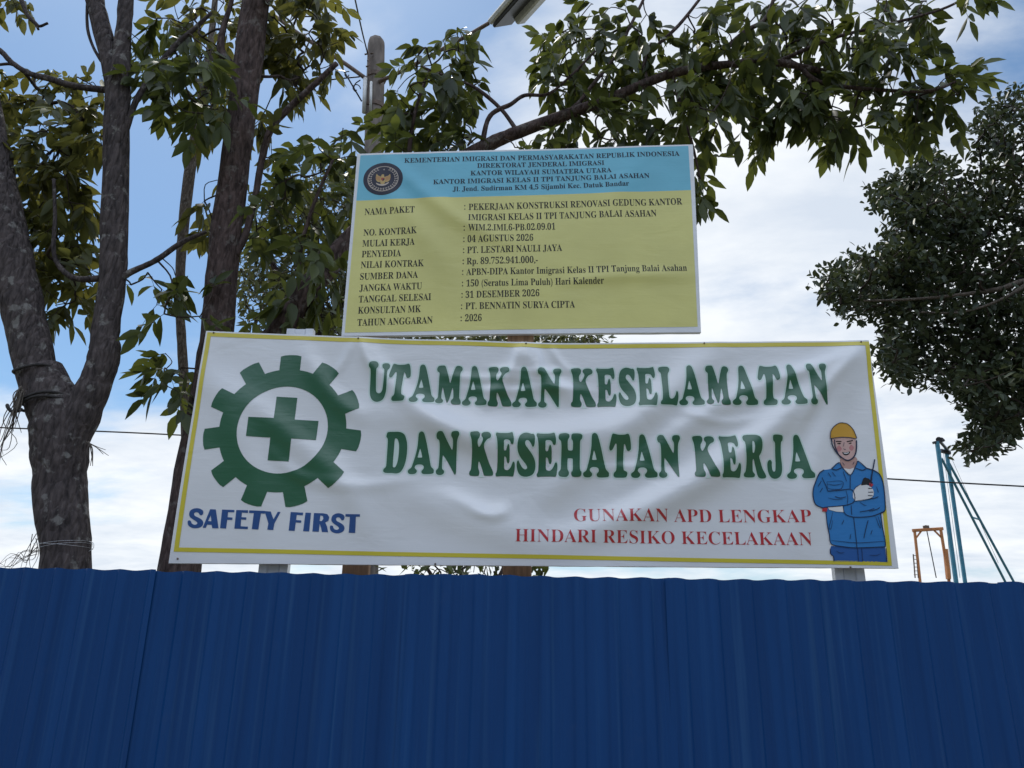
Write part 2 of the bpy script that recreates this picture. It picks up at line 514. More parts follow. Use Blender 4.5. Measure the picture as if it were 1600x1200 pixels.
def ground_mat():
    m, t, b = mat_new('ground_soil_and_grass')
    b.inputs['Roughness'].default_value = 0.95
    tc = t.nodes.new('ShaderNodeTexCoord')
    n = t.nodes.new('ShaderNodeTexNoise'); n.inputs['Scale'].default_value = 0.6; n.inputs['Detail'].default_value = 12; n.inputs['Roughness'].default_value = 0.7
    t.links.new(tc.outputs['Object'], n.inputs['Vector'])
    cr = t.nodes.new('ShaderNodeValToRGB')
    e = cr.color_ramp.elements
    e[0].position = 0.38; e[0].color = (0.07, 0.09, 0.035, 1)
    e[1].position = 0.62; e[1].color = (0.20, 0.17, 0.14, 1)
    t.links.new(n.outputs['Fac'], cr.inputs[0]); t.links.new(cr.outputs[0], b.inputs['Base Color'])
    n2 = t.nodes.new('ShaderNodeTexNoise'); n2.inputs['Scale'].default_value = 14; n2.inputs['Detail'].default_value = 8
    t.links.new(tc.outputs['Object'], n2.inputs['Vector'])
    bp = t.nodes.new('ShaderNodeBump'); bp.inputs['Strength'].default_value = 0.6; bp.inputs['Distance'].default_value = 0.04
    t.links.new(n2.outputs['Fac'], bp.inputs['Height']); t.links.new(bp.outputs[0], b.inputs['Normal'])
    return m


# ------------------------------------------------------------------ ground
g = mesh_obj('ground', [(-1500, -1500, 0), (1500, -1500, 0), (1500, 1500, 0), (-1500, 1500, 0)], [(0, 1, 2, 3)], ground_mat())
tag(g, kind='structure')

# ------------------------------------------------------------------ fence
D_FENCE, D_BAN, D_SIGN = 3.10, 3.20, 3.29
fence = thing('sheet_metal_fence', 'long blue corrugated sheet metal fence across the foreground', 'fence', (0, D_FENCE, 0))
fx_seam = PL(247, 893, D_FENCE)[0]
PITCH = 0.129


def rib(x):
    p = (x / PITCH) % 1.0
    def ss(a, b, t):
        t = min(1, max(0, (t-a)/(b-a))); return t*t*(3-2*t)
    return 0.0135 * (ss(0.04, 0.20, p) - ss(0.38, 0.54, p)) + 0.0030 * (ss(0.69, 0.73, p) - ss(0.75, 0.79, p)) + 0.0018 * (ss(0.27, 0.30, p) - ss(0.31, 0.34, p))


def fence_sheet(x0, x1, ztop, yoff, seed, lean=0.0):
    nx = int((x1-x0)/0.0043); nz = 14
    vs = []; fs = []
    for k in range(nz+1):
        z = ztop * (k/nz)
        for i in range(nx+1):
            x = x0 + (x1-x0)*i/nx
            wob = 0.009*mnoise.noise(Vector((x*1.3+seed, z*0.8, 0))) + 0.0025*mnoise.noise(Vector((x*6, z*1.3, seed)))
            zz = z
            if k == nz:
                zz += 0.0022*math.sin(x*2*math.pi/PITCH + 0.7) + 0.004*mnoise.noise(Vector((x*2.1, seed, 5)))
            if k == 0:
                zz = 0.0
            vs.append((x, D_FENCE - rib(x) - wob + yoff + lean*z*(x-x0), zz))
    for k in range(nz):
        for i in range(nx):
            a = k*(nx+1)+i
            fs.append((a, a+1, a+nx+2, a+nx+1))
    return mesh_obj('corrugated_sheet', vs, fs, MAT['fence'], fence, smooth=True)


zt = W(900, 902, D_FENCE)[2]
zl = W(120, 889, D_FENCE)[2]
xs = fx_seam
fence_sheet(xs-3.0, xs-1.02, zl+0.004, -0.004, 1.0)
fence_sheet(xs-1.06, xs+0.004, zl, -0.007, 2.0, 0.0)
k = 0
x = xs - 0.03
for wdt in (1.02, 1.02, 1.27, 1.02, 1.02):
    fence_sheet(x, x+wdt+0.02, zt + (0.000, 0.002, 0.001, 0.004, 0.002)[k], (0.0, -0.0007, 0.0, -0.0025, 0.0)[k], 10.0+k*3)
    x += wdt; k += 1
xe = x
for z in (0.35, 1.05, 1.62):
    mb = MB(); mb.bar((xs-3.0, D_FENCE+0.045, z), (xe, D_FENCE+0.045, z), 0.04, 0.06)
    mb.build('rail', MAT['wood'], fence)
for i in range(5):
    px_ = xs - 2.9 + i*2.0
    mb = MB(); mb.bar((px_, D_FENCE+0.095, 0), (px_, D_FENCE+0.095, 1.66), 0.06, 0.05, (0, 1, 0))
    mb.build('post', MAT['wood'], fence)


# ------------------------------------------------------------------ printed surfaces
class Surface:
    """a near-vertical printed sheet facing the road; d(u,v) is how far it bulges towards the viewer"""

    def __init__(s, D, ridges, amp, seed, parent, gain=1.0):
        s.gain = gain
        s.D = D; s.parent = parent; s.seed = seed; s.amp = amp
        s.r = []
        for pts, a, w in ridges:
            P = np.array([PL(x, y, D) for x, y in smooth_path(pts, 6)])
            s.r.append((P, a, w/375.0))

    def disp(s, U, V):
        U = np.asarray(U, float); V = np.asarray(V, float)
        out = np.zeros_like(U)
        for P, a, w in s.r:
            best = np.full(U.shape, 1e9); tb = np.zeros_like(U)
            n = len(P)-1
            for i in range(n):
                A = P[i]; B = P[i+1]; d = B-A; l2 = d.dot(d)+1e-12
                t = np.clip(((U-A[0])*d[0]+(V-A[1])*d[1])/l2, 0, 1)
                q = (U-A[0]-t*d[0])**2 + (V-A[1]-t*d[1])**2
                m = q < best
                best = np.where(m, q, best); tb = np.where(m, (i+t)/n, tb)
            out += s.gain*a*np.exp(-best/(2*w*w))*np.clip(np.sin(np.pi*(0.06+0.88*tb))*1.25, 0, 1)
        sd = s.seed
        out += s.amp*(np.sin(2.1*U+sd)*np.cos(3.3*V+1.3*sd) + 0.5*np.sin(5.2*U+2.2*V+sd*2) + 0.28*np.sin(9.0*U-7.0*V+sd*3))
        return out

    def place(s, U, V, layer):
        U = np.asarray(U, float); V = np.asarray(V, float)
        e = 0.004
        d = s.disp(U, V)
        du = (s.disp(U+e, V)-s.disp(U-e, V))/(2*e)
        dv = (s.disp(U, V+e)-s.disp(U, V-e))/(2*e)
        pos = np.stack([U, s.D-d-layer, V], 1)
        nr = np.stack([-du, -np.ones_like(U), -dv], 1)
        nr /= np.linalg.norm(nr, axis=1)[:, None]
        return pos, nr


GRID = 0.016


def cut_grid(bm, g=GRID):
    bm.verts.ensure_lookup_table()
    for ax in (0, 1):
        lo = min(v.co[ax] for v in bm.verts); hi = max(v.co[ax] for v in bm.verts)
        k = math.floor(lo/g)+1
        while k*g < hi:
            co = [0, 0, 0]; no = [0, 0, 0]; co[ax] = k*g; no[ax] = 1
            bmesh.ops.bisect_plane(bm, geom=bm.verts[:]+bm.edges[:]+bm.faces[:], plane_co=co, plane_no=no, dist=1e-6)
            k += 1


def fill2d(polys):
    """outlines (even-odd) -> flat mesh data"""
    cu = bpy.data.curves.new('tmp', 'CURVE'); cu.dimensions = '2D'; cu.fill_mode = 'BOTH'
    for P in polys:
        sp = cu.splines.new('POLY'); sp.points.add(len(P)-1)
        for q, p in zip(sp.points, P):
            q.co = (p[0], p[1], 0, 1)
        sp.use_cyclic_u = True
    o = bpy.data.objects.new('tmp', cu)
    COL.objects.link(o)
    dg = bpy.context.evaluated_depsgraph_get()
    me = bpy.data.meshes.new_from_object(o.evaluated_get(dg))
    bpy.data.objects.remove(o); bpy.data.curves.remove(cu)
    vs = [(v.co.x, v.co.y) for v in me.vertices]
    fs = [tuple(p.vertices) for p in me.polygons]
    bpy.data.meshes.remove(me)
    return vs, fs


class Print:
    """collects flat shapes in sheet coordinates, several inks, and lays them on a Surface as one mesh"""

    def __init__(s, surf):
        s.s = surf; s.v = []; s.f = []; s.i = []; s.lay = []; s.mats = []

    def raw(s, vs, fs, mat, layer, cut=True):
        if not fs: return
        bm = bmesh.new()
        bv = [bm.verts.new((x, y, 0)) for x, y in vs]
        for f in fs:
            try: bm.faces.new([bv[k] for k in f])
            except ValueError: pass
        if cut: cut_grid(bm)
        bmesh.ops.remove_doubles(bm, verts=bm.verts[:], dist=1e-6)
        bm.verts.index_update()
        if mat not in s.mats: s.mats.append(mat)
        mi = s.mats.index(mat)
        b = len(s.v)
        s.v += [(v.co.x, v.co.y) for v in bm.verts]
        s.lay += [layer]*len(bm.verts)
        for f in bm.faces:
            idx = [b+v.index for v in f.verts]
            A = sum(s.v[idx[k]][0]*s.v[idx[(k+1) % len(idx)]][1] - s.v[idx[(k+1) % len(idx)]][0]*s.v[idx[k]][1] for k in range(len(idx)))
            if A < 0: idx.reverse()
            s.f.append(tuple(idx)); s.i.append(mi)
        bm.free()

    def poly(s, polys, mat, layer, cut=True):
        vs, fs = fill2d(polys)
        s.raw(vs, fs, mat, layer, cut)

    def stroke(s, pts, w, mat, layer, taper=False):
        P = [np.array(p, float) for p in pts]
        vs = []; n = len(P)
        for k in range(n):
            t = P[min(k+1, n-1)]-P[max(k-1, 0)]; t /= np.linalg.norm(t)+1e-12
            q = np.array([-t[1], t[0]])
            ww = w*(0.35+0.65*math.sin(math.pi*(0.08+0.84*k/(n-1)))) if taper else w
            vs += [tuple(P[k]+q*ww/2), tuple(P[k]-q*ww/2)]
        s.raw(vs, [(2*k, 2*k+1, 2*k+3, 2*k+2) for k in range(n-1)], mat, layer)

    def build(s, name, label=None):
        V = np.array(s.v)
        pos, nr = s.s.place(V[:, 0], V[:, 1], np.array(s.lay))
        o = mesh_obj(name, pos, s.f, None, s.s.sheet, mats=[MAT[m] for m in s.mats], idx=s.i, normals=nr)
        if label: o['label'] = label
        return o


def serif(text, offset):
    r = ''
    for ch in text:
        if 'A' <= ch <= 'Z': r += chr(0x1D400+ord(ch)-65)
        elif 'a' <= ch <= 'z': r += chr(0x1D41A+ord(ch)-97)
        elif ch.isdigit(): r += chr(0x1D7CE+ord(ch)-48)
        else: r += ch
    return r


_tcache = {}


def text_flat(text, offset=0.0, res=3):
    cu = bpy.data.curves.new('tmp', 'FONT'); cu.body = serif(text, 0); cu.offset = offset; cu.resolution_u = res
    o = bpy.data.objects.new('tmp', cu); COL.objects.link(o)
    dg = bpy.context.evaluated_depsgraph_get()
    me = bpy.data.meshes.new_from_object(o.evaluated_get(dg))
    bpy.data.objects.remove(o); bpy.data.curves.remove(cu)
    vs = np.array([(v.co.x, v.co.y) for v in me.vertices]); fs = [tuple(p.vertices) for p in me.polygons]
    bpy.data.meshes.remove(me)
    return vs, fs


def set_text(pr, text, xl, yl, xr, yr, cap_px, mat, layer, offset=-0.008, res=3):
    D = pr.s.D
    u0, v0 = PL(xl, yl, D); u1, v1 = PL(xr, yr, D)
    cap = cap_px*mpp((xl+xr)/2, (yl+yr)/2, D)
    cap *= 1.0
    vs, fs = text_flat(text, offset, res)
    x0, x1 = vs[:, 0].min(), vs[:, 0].max()
    sc = (u1-u0)/(x1-x0)
    U = u0+(vs[:, 0]-x0)*sc
    V = v0+(v1-v0)*(vs[:, 0]-x0)/(x1-x0)+vs[:, 1]*cap/0.69
    U = U-vs[:, 1]*cap/0.69*(v1-v0)/(u1-u0)
    pr.raw(list(zip(U, V)), fs, mat, layer)
    for i, ch in enumerate(text):            # full, round stops
        if ch in '.,':
            e = text_flat(text[:i+1], offset, res)[0][:, 0].max()
            for k in (0, 1) if ch == ',' else (0,):
                c0 = e-0.05-0.008*k; cy = 0.055-0.10*k; r = 0.068-0.012*k
                ring = [(c0+r*math.cos(a), cy+r*math.sin(a)) for a in np.linspace(0, 2*math.pi, 10, endpoint=False)]
                pr.raw([(u0+(x-x0)*sc, v0+(v1-v0)*(x-x0)/(x1-x0)+y*cap/0.69) for x, y in ring], [tuple(range(10))], mat, layer+0.00012*(k+1), cut=False)


def cloth(surf, quad, name, mat, back=0.03, top_px=None):
    """the sheet itself: a fine bulging grid wrapped back over its frame"""
    q = [np.array(PL(x, y, surf.D)) for x, y in quad]     # TL TR BR BL
    wdt = np.linalg.norm(q[1]-q[0]); hgt = np.linalg.norm(q[3]-q[0])
    nx = int(wdt/0.011); ny = int(hgt/0.011)
    S, T = np.meshgrid(np.linspace(0, 1, nx+1), np.linspace(0, 1, ny+1))
    S = S.ravel(); T = T.ravel()
    top = q[0][None]*(1-S)[:, None]+q[1][None]*S[:, None]
    if top_px:
        E_ = np.array([PL(x, y, surf.D) for x, y in top_px])
        ts = (E_[:, 0]-E_[0, 0])/(E_[-1, 0]-E_[0, 0])
        top = np.stack([np.interp(S, ts, E_[:, 0]), np.interp(S, ts, E_[:, 1])], 1)
    bot = q[3][None]*(1-S)[:, None]+q[2][None]*S[:, None]
    UV = top*(1-T)[:, None]+bot*T[:, None]
    pos, nr = surf.place(UV[:, 0], UV[:, 1], 0.0)
    edge = np.minimum(np.minimum(S*wdt, (1-S)*wdt), np.minimum(T*hgt, (1-T)*hgt))
    vs = [tuple(p) for p in pos]; fs = []
    for j in range(ny):
        for i in range(nx):
            a = j*(nx+1)+i
            fs.append((a, a+nx+1, a+nx+2, a+1))
    o = mesh_obj(name, vs, fs, mat, surf.parent, normals=nr)
    surf.sheet = o
    # the hem turned back over the frame
    loop = [i for i in range(nx+1)] + [j*(nx+1)+nx for j in range(1, ny+1)] + [ny*(nx+1)+i for i in range(nx-1, -1, -1)] + [j*(nx+1) for j in range(ny-1, 0, -1)]
    cu = UV.mean(0)
    hv = []; n = len(loop)
    prof = [(0.0, 0.0), (0.0015, 0.003), (0.0012, back*0.5), (0.0, back)]
    for off, dy in prof:
        for i in loop:
            uu = UV[i].copy()
            d = np.array([0.0, 0.0])
            if S[i] < 1e-6: d[0] -= 1
            if S[i] > 1-1e-6: d[0] += 1
            if T[i] < 1e-6: d[1] += 1
            if T[i] > 1-1e-6: d[1] -= 1
            w = 0.0012*mnoise.noise(Vector((uu[0]*14, uu[1]*14, dy*30))) if dy > 0.004 else 0
            hv.append((uu[0]+d[0]*(off+w), pos[i][1]+dy, uu[1]+d[1]*(off+w)))
    hf = []
    for r in range(len(prof)-1):
        for i in range(n):
            j = (i+1) % n
            hf.append((r*n+i, r*n+j, (r+1)*n+j, (r+1)*n+i))
    # back board
    hf.append(tuple((len(prof)-1)*n+i for i in range(n)))
    mesh_obj('hem', hv, hf, mat, o, smooth=False)
    return o


# ------------------------------------------------------------------ safety banner
ban = thing('safety_banner', 'wide white vinyl safety banner with green lettering above the blue fence', 'banner', tuple(W(830, 890, D_BAN)))
BS = Surface(D_BAN, [
    ([(1350, 540), (1240, 640), (1150, 715), (1000, 800), (860, 850)], 0.011, 17),
    ([(1350, 545), (1300, 640), (1262, 760), (1250, 850)], 0.005, 16),
    ([(1330, 560), (1200, 600), (1080, 660), (960, 760)], 0.006, 14),
    ([(1120, 545), (1040, 620), (960, 668), (820, 690), (700, 665), (585, 640)], 0.010, 20),
    ([(560, 525), (610, 600), (700, 672), (800, 720)], 0.006, 13),
    ([(822, 537), (800, 580), (750, 640)], 0.004, 10),
    ([(822, 537), (850, 590), (905, 625)], 0.005, 10),
    ([(822, 537), (824, 580), (828, 640)], 0.003, 8),
    ([(360, 600), (450, 680), (540, 760), (580, 840)], 0.005, 16),
    ([(470, 540), (520, 620), (580, 660)], 0.004, 12),
    ([(620, 760), (760, 820), (880, 850)], 0.006, 22),
    ([(690, 770), (760, 800), (800, 790)], 0.003, 9),
    ([(1010, 660), (920, 720), (840, 790)], 0.006, 18),
    ([(690, 585), (740, 592), (800, 590), (850, 600)], 0.0022, 6), ([(720, 606), (790, 612), (870, 606), (930, 612)], 0.0022, 6), ([(760, 575), (830, 582), (900, 578)], 0.0016, 5),
    ([(812, 540), (806, 560), (796, 590)], 0.0020, 5), ([(835, 540), (842, 565), (838, 590)], 0.0018, 5), ([(860, 541), (872, 562), (890, 580)], 0.0016, 5),
    ([(565, 530), (572, 560), (590, 585)], 0.0020, 5), ([(552, 530), (540, 560), (520, 590)], 0.0018, 6),
    ([(735, 800), (770, 808), (795, 800)], 0.0018, 5), ([(1340, 548), (1310, 580), (1262, 640), (1240, 690)], 0.0028, 7), ([(1335, 545), (1280, 570), (1200, 600)], 0.0022, 7),
    ([(420, 700), (470, 745), (560, 760), (640, 750)], 0.0024, 8), ([(900, 740), (980, 730), (1060, 745)], 0.0018, 6), ([(1060, 640), (1120, 660), (1180, 655)], 0.0018, 6),
    ([(300, 560), (360, 640), (400, 760), (380, 850)], 0.004, 20),
], 0.0045, 1.7, ban, 2.3)
TOP = [tuple(p) for p in smooth_path([(322, 517), (440, 521.5), (560, 526.5), (640, 530), (720, 532), (822, 535.3), (900, 536.2), (1010, 535.4), (1150, 534.2), (1357.5, 531.5)], 6)]
cloth(BS, [(322, 517), (1357.5, 531.5), (1403.5, 888), (263.5, 880)], 'banner_sheet', MAT['white'], 0.028, TOP)
MM = 0.001

pr = Print(BS)


def bp(x, y): return PL(x, y, D_BAN)


yo = [bp(324.3, 520), bp(1358.0, 532.8), bp(1393, 884), bp(271.7, 862)]
yi = [bp(329.5, 526.5), bp(1351.5, 539.5), bp(1386.5, 877.8), bp(280, 855.5)]
n_ = 4
tp = [(min(max(x, 324.3), 1358.0), y) for x, y in TOP]
to = [bp(x, y+2.2) for x, y in tp]; ti = [bp(min(max(x, 329.5), 1351.5), y+8.4) for x, y in tp]
pr.raw(to+ti, [(k, k+1, len(to)+k+1, len(to)+k) for k in range(len(to)-1)], 'yellow', 1.2*MM)
yo[0], yo[1], yi[0], yi[1] = to[0], to[-1], ti[0], ti[-1]
for a in (1, 2, 3):
    b = (a+1) % 4
    pr.raw([yo[a], yo[b], yi[b], yi[a]], [(0, 1, 2, 3)], 'yellow', 1.2*MM)
pr.build('printed_border')

# gear and cross
pr = Print(BS)
gc = bp(442, 671)
gr = 124/4.614*1.0


def gear_r(px_): return px_*mpp(442, 671, D_BAN)


Rt, Rr, Ri = gear_r(124.2), gear_r(99.5), gear_r(70.5)
outl = []
for k in range(11):
    a0 = math.pi/2 - k*2*math.pi/11
    hw_r, hw_t = math.radians(9.6), math.radians(7.9)
    prevb = a0 + 2*math.pi/11 - hw_r
    for j in range(5):
        a = prevb + (a0+hw_r-prevb)*j/4
        outl.append((gc[0]+Rr*math.cos(a), gc[1]+Rr*math.sin(a)))
    for j in range(6):
        a = a0+hw_t-2*hw_t*j/5
        rr = Rt*(1-0.012*abs(2*j/5-1)**4)
        outl.append((gc[0]+rr*math.cos(a), gc[1]+rr*math.sin(a)))
inn = [(gc[0]+Ri*math.cos(2*math.pi*j/72), gc[1]+Ri*math.sin(2*math.pi*j/72)) for j in range(72)]
pr.poly([outl, inn], 'green', 1.2*MM)
cross = [(612, 370), (760, 377), (742, 535), (912, 543), (895, 683), (722, 675), (700, 838), (550, 830), (570, 667), (398, 658), (415, 520), (597, 528)]
pr.poly([[bp(300+x/4.614, 540+y/4.614) for x, y in cross]], 'green', 1.2*MM)
pr.build('gear_emblem')

# fat rounded slab lettering: outlines drawn once per letter (crop origin, points)
OUT = {
 'U': ((550, 560), [[(137,60),(160,38),(215,38),(240,62),(235,90),(218,110),(212,180),(210,280),(215,315),(240,330),(268,318),(285,280),(298,190),(302,115),(284,95),(282,65),(305,52),(345,52),(362,72),(355,100),(335,125),(330,200),(325,290),(305,360),(275,395),(225,410),(180,398),(152,365),(142,310),(148,200),(152,110),(138,88)]]),
 'T': ((1100, 560), [[(505,75),(520,72),(560,80),(620,78),(650,70),(668,85),(682,130),(690,175),(688,200),(665,212),(648,195),(638,170),(625,155),(622,175),(625,300),(632,360),(640,380),(668,395),(670,420),(655,440),(600,442),(560,440),(543,425),(545,400),(560,385),(565,360),(560,250),(552,165),(540,155),(530,175),(515,205),(495,212),(484,190),(487,160),(497,100)]]),
 'A': ((1100, 560), [[(320,90),(335,68),(355,68),(375,90),(405,170),(440,280),(465,360),(478,385),(500,405),(505,425),(495,445),(420,450),(395,440),(390,420),(405,400),(402,375),(380,362),(345,362),(325,375),(325,395),(345,415),(345,435),(325,450),(285,450),(265,435),(265,412),(290,390),(300,350),(315,270),(322,180)], [(350,218),(358,235),(378,290),(370,298),(342,298),(337,288),(345,235)]]),
 'M': ((550, 560), [[(800,100),(815,75),(850,68),(880,78),(905,160),(920,230),(930,215),(950,150),(975,85),(1005,72),(1035,85),(1040,110),(1022,140),(1015,200),(1010,300),(1008,370),(1020,400),(1020,425),(1005,437),(945,435),(928,415),(932,395),(950,375),(952,330),(948,285),(940,290),(915,380),(895,420),(887,415),(870,350),(855,280),(848,290),(838,370),(855,395),(848,418),(815,428),(785,418),(782,395),(805,370),(812,300),(818,200),(822,140),(805,125)]]),
 'K': ((730, 560), [[(203,110),(215,90),(275,85),(297,105),(292,135),(278,155),(275,190),(285,215),(300,205),(320,170),(325,145),(310,120),(318,98),(345,88),(385,92),(402,115),(395,138),(370,150),(350,170),(335,205),(350,260),(385,350),(415,405),(422,435),(410,452),(345,452),(330,440),(310,380),(290,335),(280,340),(278,385),(290,420),(285,445),(270,455),(210,452),(192,440),(195,415),(208,395),(215,320),(220,220),(215,150)]]),
 'N': ((920, 560), [[(638,755),(655,730),(690,728),(710,745),(750,810),(800,885),(808,885),(812,850),(808,800),(790,770),(795,740),(825,730),(860,735),(872,760),(860,790),(852,830),(855,950),(862,1060),(862,1110),(850,1115),(825,1080),(770,1000),(725,945),(715,945),(715,1010),(720,1060),(740,1080),(740,1105),(715,1120),(680,1118),(660,1100),(662,1075),(680,1055),(682,1000),(680,900),(670,810),(645,790)]]),
 'E': ((920, 560), [[(68,110),(75,92),(100,95),(180,95),(215,88),(230,92),(242,140),(242,175),(230,192),(215,180),(205,160),(180,150),(152,155),(150,185),(152,235),(170,240),(178,220),(185,195),(195,190),(205,220),(208,280),(207,330),(195,345),(183,330),(175,300),(158,290),(157,330),(160,385),(180,400),(205,395),(225,370),(240,335),(255,335),(262,370),(255,430),(245,452),(200,450),(120,450),(85,452),(78,430),(90,400),(92,300),(88,200),(80,140)]]),
 'S': ((920, 560), [[(400,97),(412,95),(428,110),(432,150),(428,195),(415,207),(405,195),(390,170),(370,152),(350,155),(343,175),(350,195),(380,230),(420,280),(442,330),(445,380),(430,425),(395,447),(350,452),(310,440),(285,410),(272,360),(275,325),(288,318),(300,340),(325,375),(350,390),(368,382),(365,360),(340,330),(300,285),(277,235),(273,180),(285,125),(310,97),(350,85)]]),
 'L': ((920, 560), [[(648,110),(655,92),(690,85),(735,88),(755,108),(750,135),(740,155),(740,220),(745,300),(752,370),(770,388),(795,380),(812,350),(820,320),(835,330),(840,370),(832,430),(820,448),(780,442),(690,442),(668,435),(672,412),(685,395),(688,330),(680,220),(672,150),(655,130)]]),
 'D': ((550, 560), [[(325,715),(340,692),(400,690),(455,692),(500,715),(522,770),(527,840),(520,920),(500,1000),(465,1060),(425,1078),(380,1075),(315,1072),(292,1060),(295,1035),(318,1010),(325,930),(332,830),(335,760),(322,735)], [(412,750),(432,760),(445,800),(445,870),(435,950),(415,1010),(395,1020),(385,1005),(390,920),(398,830),(403,770)]]),
 'H': ((730, 560), [[(858,745),(870,720),(920,712),(955,722),(960,750),(945,780),(945,850),(955,870),(985,870),(993,850),(992,790),(978,765),(980,730),(1000,715),(1060,718),(1082,735),(1078,765),(1062,790),(1060,900),(1060,1040),(1075,1070),(1072,1100),(1055,1115),(1000,1117),(980,1100),(978,1075),(992,1050),(992,960),(985,945),(950,943),(943,955),(942,1040),(955,1070),(952,1100),(930,1117),(880,1115),(858,1100),(858,1070),(878,1040),(882,950),(885,850),(880,790),(862,770)]]),
 'R': ((1100, 560), [[(340,745),(355,725),(420,722),(480,730),(515,755),(530,800),(532,850),(522,895),(505,925),(515,960),(545,1040),(570,1085),(582,1115),(570,1132),(530,1135),(500,1115),(480,1050),(455,970),(445,955),(440,975),(445,1040),(450,1070),(470,1095),(465,1118),(440,1125),(385,1125),(362,1115),(360,1090),(375,1065),(378,980),(370,880),(362,800),(345,775)], [(435,785),(450,800),(458,840),(452,890),(438,897),(432,870),(430,810)]]),
 'J': ((1100, 560), [[(632,750),(645,732),(690,728),(735,735),(745,755),(742,780),(728,800),(730,900),(742,1000),(742,1060),(725,1105),(690,1128),(650,1130),(615,1110),(590,1060),(582,1000),(592,965),(615,957),(632,975),(632,1010),(640,1050),(655,1065),(670,1050),(672,980),(665,880),(660,805),(640,785)]]),
}
LINES = [
 ([('U',572.8,610.3),('T',610,643),('A',639.7,679),('M',680,723.3),('A',722,760.3),('K',762,800.3),('A',800.3,838.7),('N',840,877.3),
   ('K',891.7,931.2),('E',931.3,963.7),('S',965.3,994.2),('E',994.5,1027.5),('L',1028,1060),('A',1061.3,1100.8),('M',1100,1141.7),('A',1144,1184),('T',1180.7,1215),('A',1220,1259),('N',1256.5,1295.3)],
  [(590,566),(650,570),(760,573.5),(860,576),(950,575),(1080,572.5),(1200,572),(1280,570)], [(590,628.3),(620,627.5),(700,632.5),(780,635.5),(860,637),(950,636),(1080,634),(1200,634.3),(1280,634.5)]),
 ([('D',598.7,637.8),('A',637,677.5),('N',679.7,719),('K',733,772),('E',773.7,805.3),('S',807,836.7),('E',838,870.8),('H',872.5,910.3),('A',911.2,951.7),('T',950.8,985),('A',986.3,1027.5),('N',1026,1065.3),
   ('K',1080.5,1123.8),('E',1122,1157.5),('R',1156.7,1197),('J',1197,1224),('A',1230,1272)],
  [(615,675),(700,676),(760,676.5),(890,678.7),(1000,680),(1100,681.5),(1250,681)], [(615,739.7),(700,742),(760,744),(890,746),(1000,746.7),(1100,747),(1250,748.7)]),
]


def lerp(tab, x):
    return float(np.interp(x, [t[0] for t in tab], [t[1] for t in tab]))


LET = {}
for ch, ((ox, oy), polys) in OUT.items():
    pp = [np.array([bp(ox+x/6.0, oy+y/6.0) for x, y in P]) for P in polys]
    lo = pp[0].min(0); hi = pp[0].max(0)
    LET[ch] = [np.array(smooth_closed((P-lo)/(hi-lo), 3)) for P in pp]
for seq, tops, bots in LINES:
    pr = Print(BS); halo = Print(BS)
    for ch, x0, x1 in seq:
        xc = (x0+x1)/2; yt, yb = lerp(tops, xc), lerp(bots, xc); ym = (yt+yb)/2
        yl, yr = (yb, yt) if xc < 860 else (yt, yb)
        if ch == 'A': yl = yr = yb
        if ch == 'T': yl = yr = yt
        if ch == 'J': yl = yr = ym
        u0 = bp(x0, yl)[0]; u1 = bp(x1, yr)[0]
        vt = bp(xc, yt)[1]; vb = bp(xc, yb)[1]
        lo = np.array([u0, vb]); sz = np.array([u1-u0, vt-vb])
        outs = [lo+P*sz for P in LET[ch]]
        pr.poly(outs, 'green', 1.6*MM)
        # pale printed halo round each letter
        P = outs[0]; n = len(P)
        H = []
        for k in range(n):
            t = P[(k+2) % n]-P[k-2]; t /= np.linalg.norm(t)+1e-9
            H.append(P[k]+np.array([t[1], -t[0]])*0.0065*(1 if (sum(P[i-1][0]*P[i][1]-P[i][0]*P[i-1][1] for i in range(n)) > 0) else -1))
        vs, fs = fill2d([H])
        halo.raw(vs, fs, 'pgreen', 0.9*MM + 0.02*MM*(len(halo.v) % 7))
    halo.build('lettering_halo')
    pr.build('headline_lettering')

# SAFETY FIRST
SF = [
 ('s', [[(205,100),(200,130),(180,135),(165,115),(145,110),(130,120),(135,140),(165,155),(195,175),(205,200),(195,225),(165,240),(120,242),(85,225),(75,200),(80,180),(100,182),(110,205),(135,215),(155,205),(150,190),(120,170),(95,150),(88,125),(100,95),(135,78),(175,80)]]),
 ('p', [[(263,85),(310,87),(332,244),(280,243),(274,215),(237,213),(225,240),(200,238)], [(268,135),(272,185),(245,184)]]),
 ('p', [[(362,88),(467,92),(465,112),(412,110),(408,152),(450,155),(448,175),(405,173),(395,246),(345,243)]]),
 ('p', [[(482,93),(583,96),(581,118),(530,115),(526,152),(568,155),(566,175),(523,172),(518,228),(580,232),(578,252),(465,247)]]),
 ('p', [[(592,97),(722,101),(720,124),(688,122),(665,255),(612,252),(630,120),(590,118)]]),
 ('p', [[(718,102),(768,105),(790,170),(825,107),(848,108),(797,205),(788,258),(738,256),(748,205)]]),
 ('p', [[(932,108),(1035,113),(1033,135),(982,132),(977,175),(1020,178),(1018,197),(974,195),(965,265),(915,263)]]),
 ('p', [[(1055,113),(1100,115),(1085,270),(1035,268)]]),
 ('p', [[(1125,116),(1200,118),(1235,125),(1252,150),(1245,180),(1218,195),(1232,225),(1242,275),(1190,274),(1183,235),(1172,205),(1165,272),(1112,270)], [(1178,135),(1200,142),(1203,165),(1190,182),(1172,183)]]),
 ('s2', None),
 ('p', [[(1388,125),(1510,128),(1508,148),(1475,148),(1467,282),(1413,280),(1425,148),(1386,146)]]),
]
pr = Print(BS)
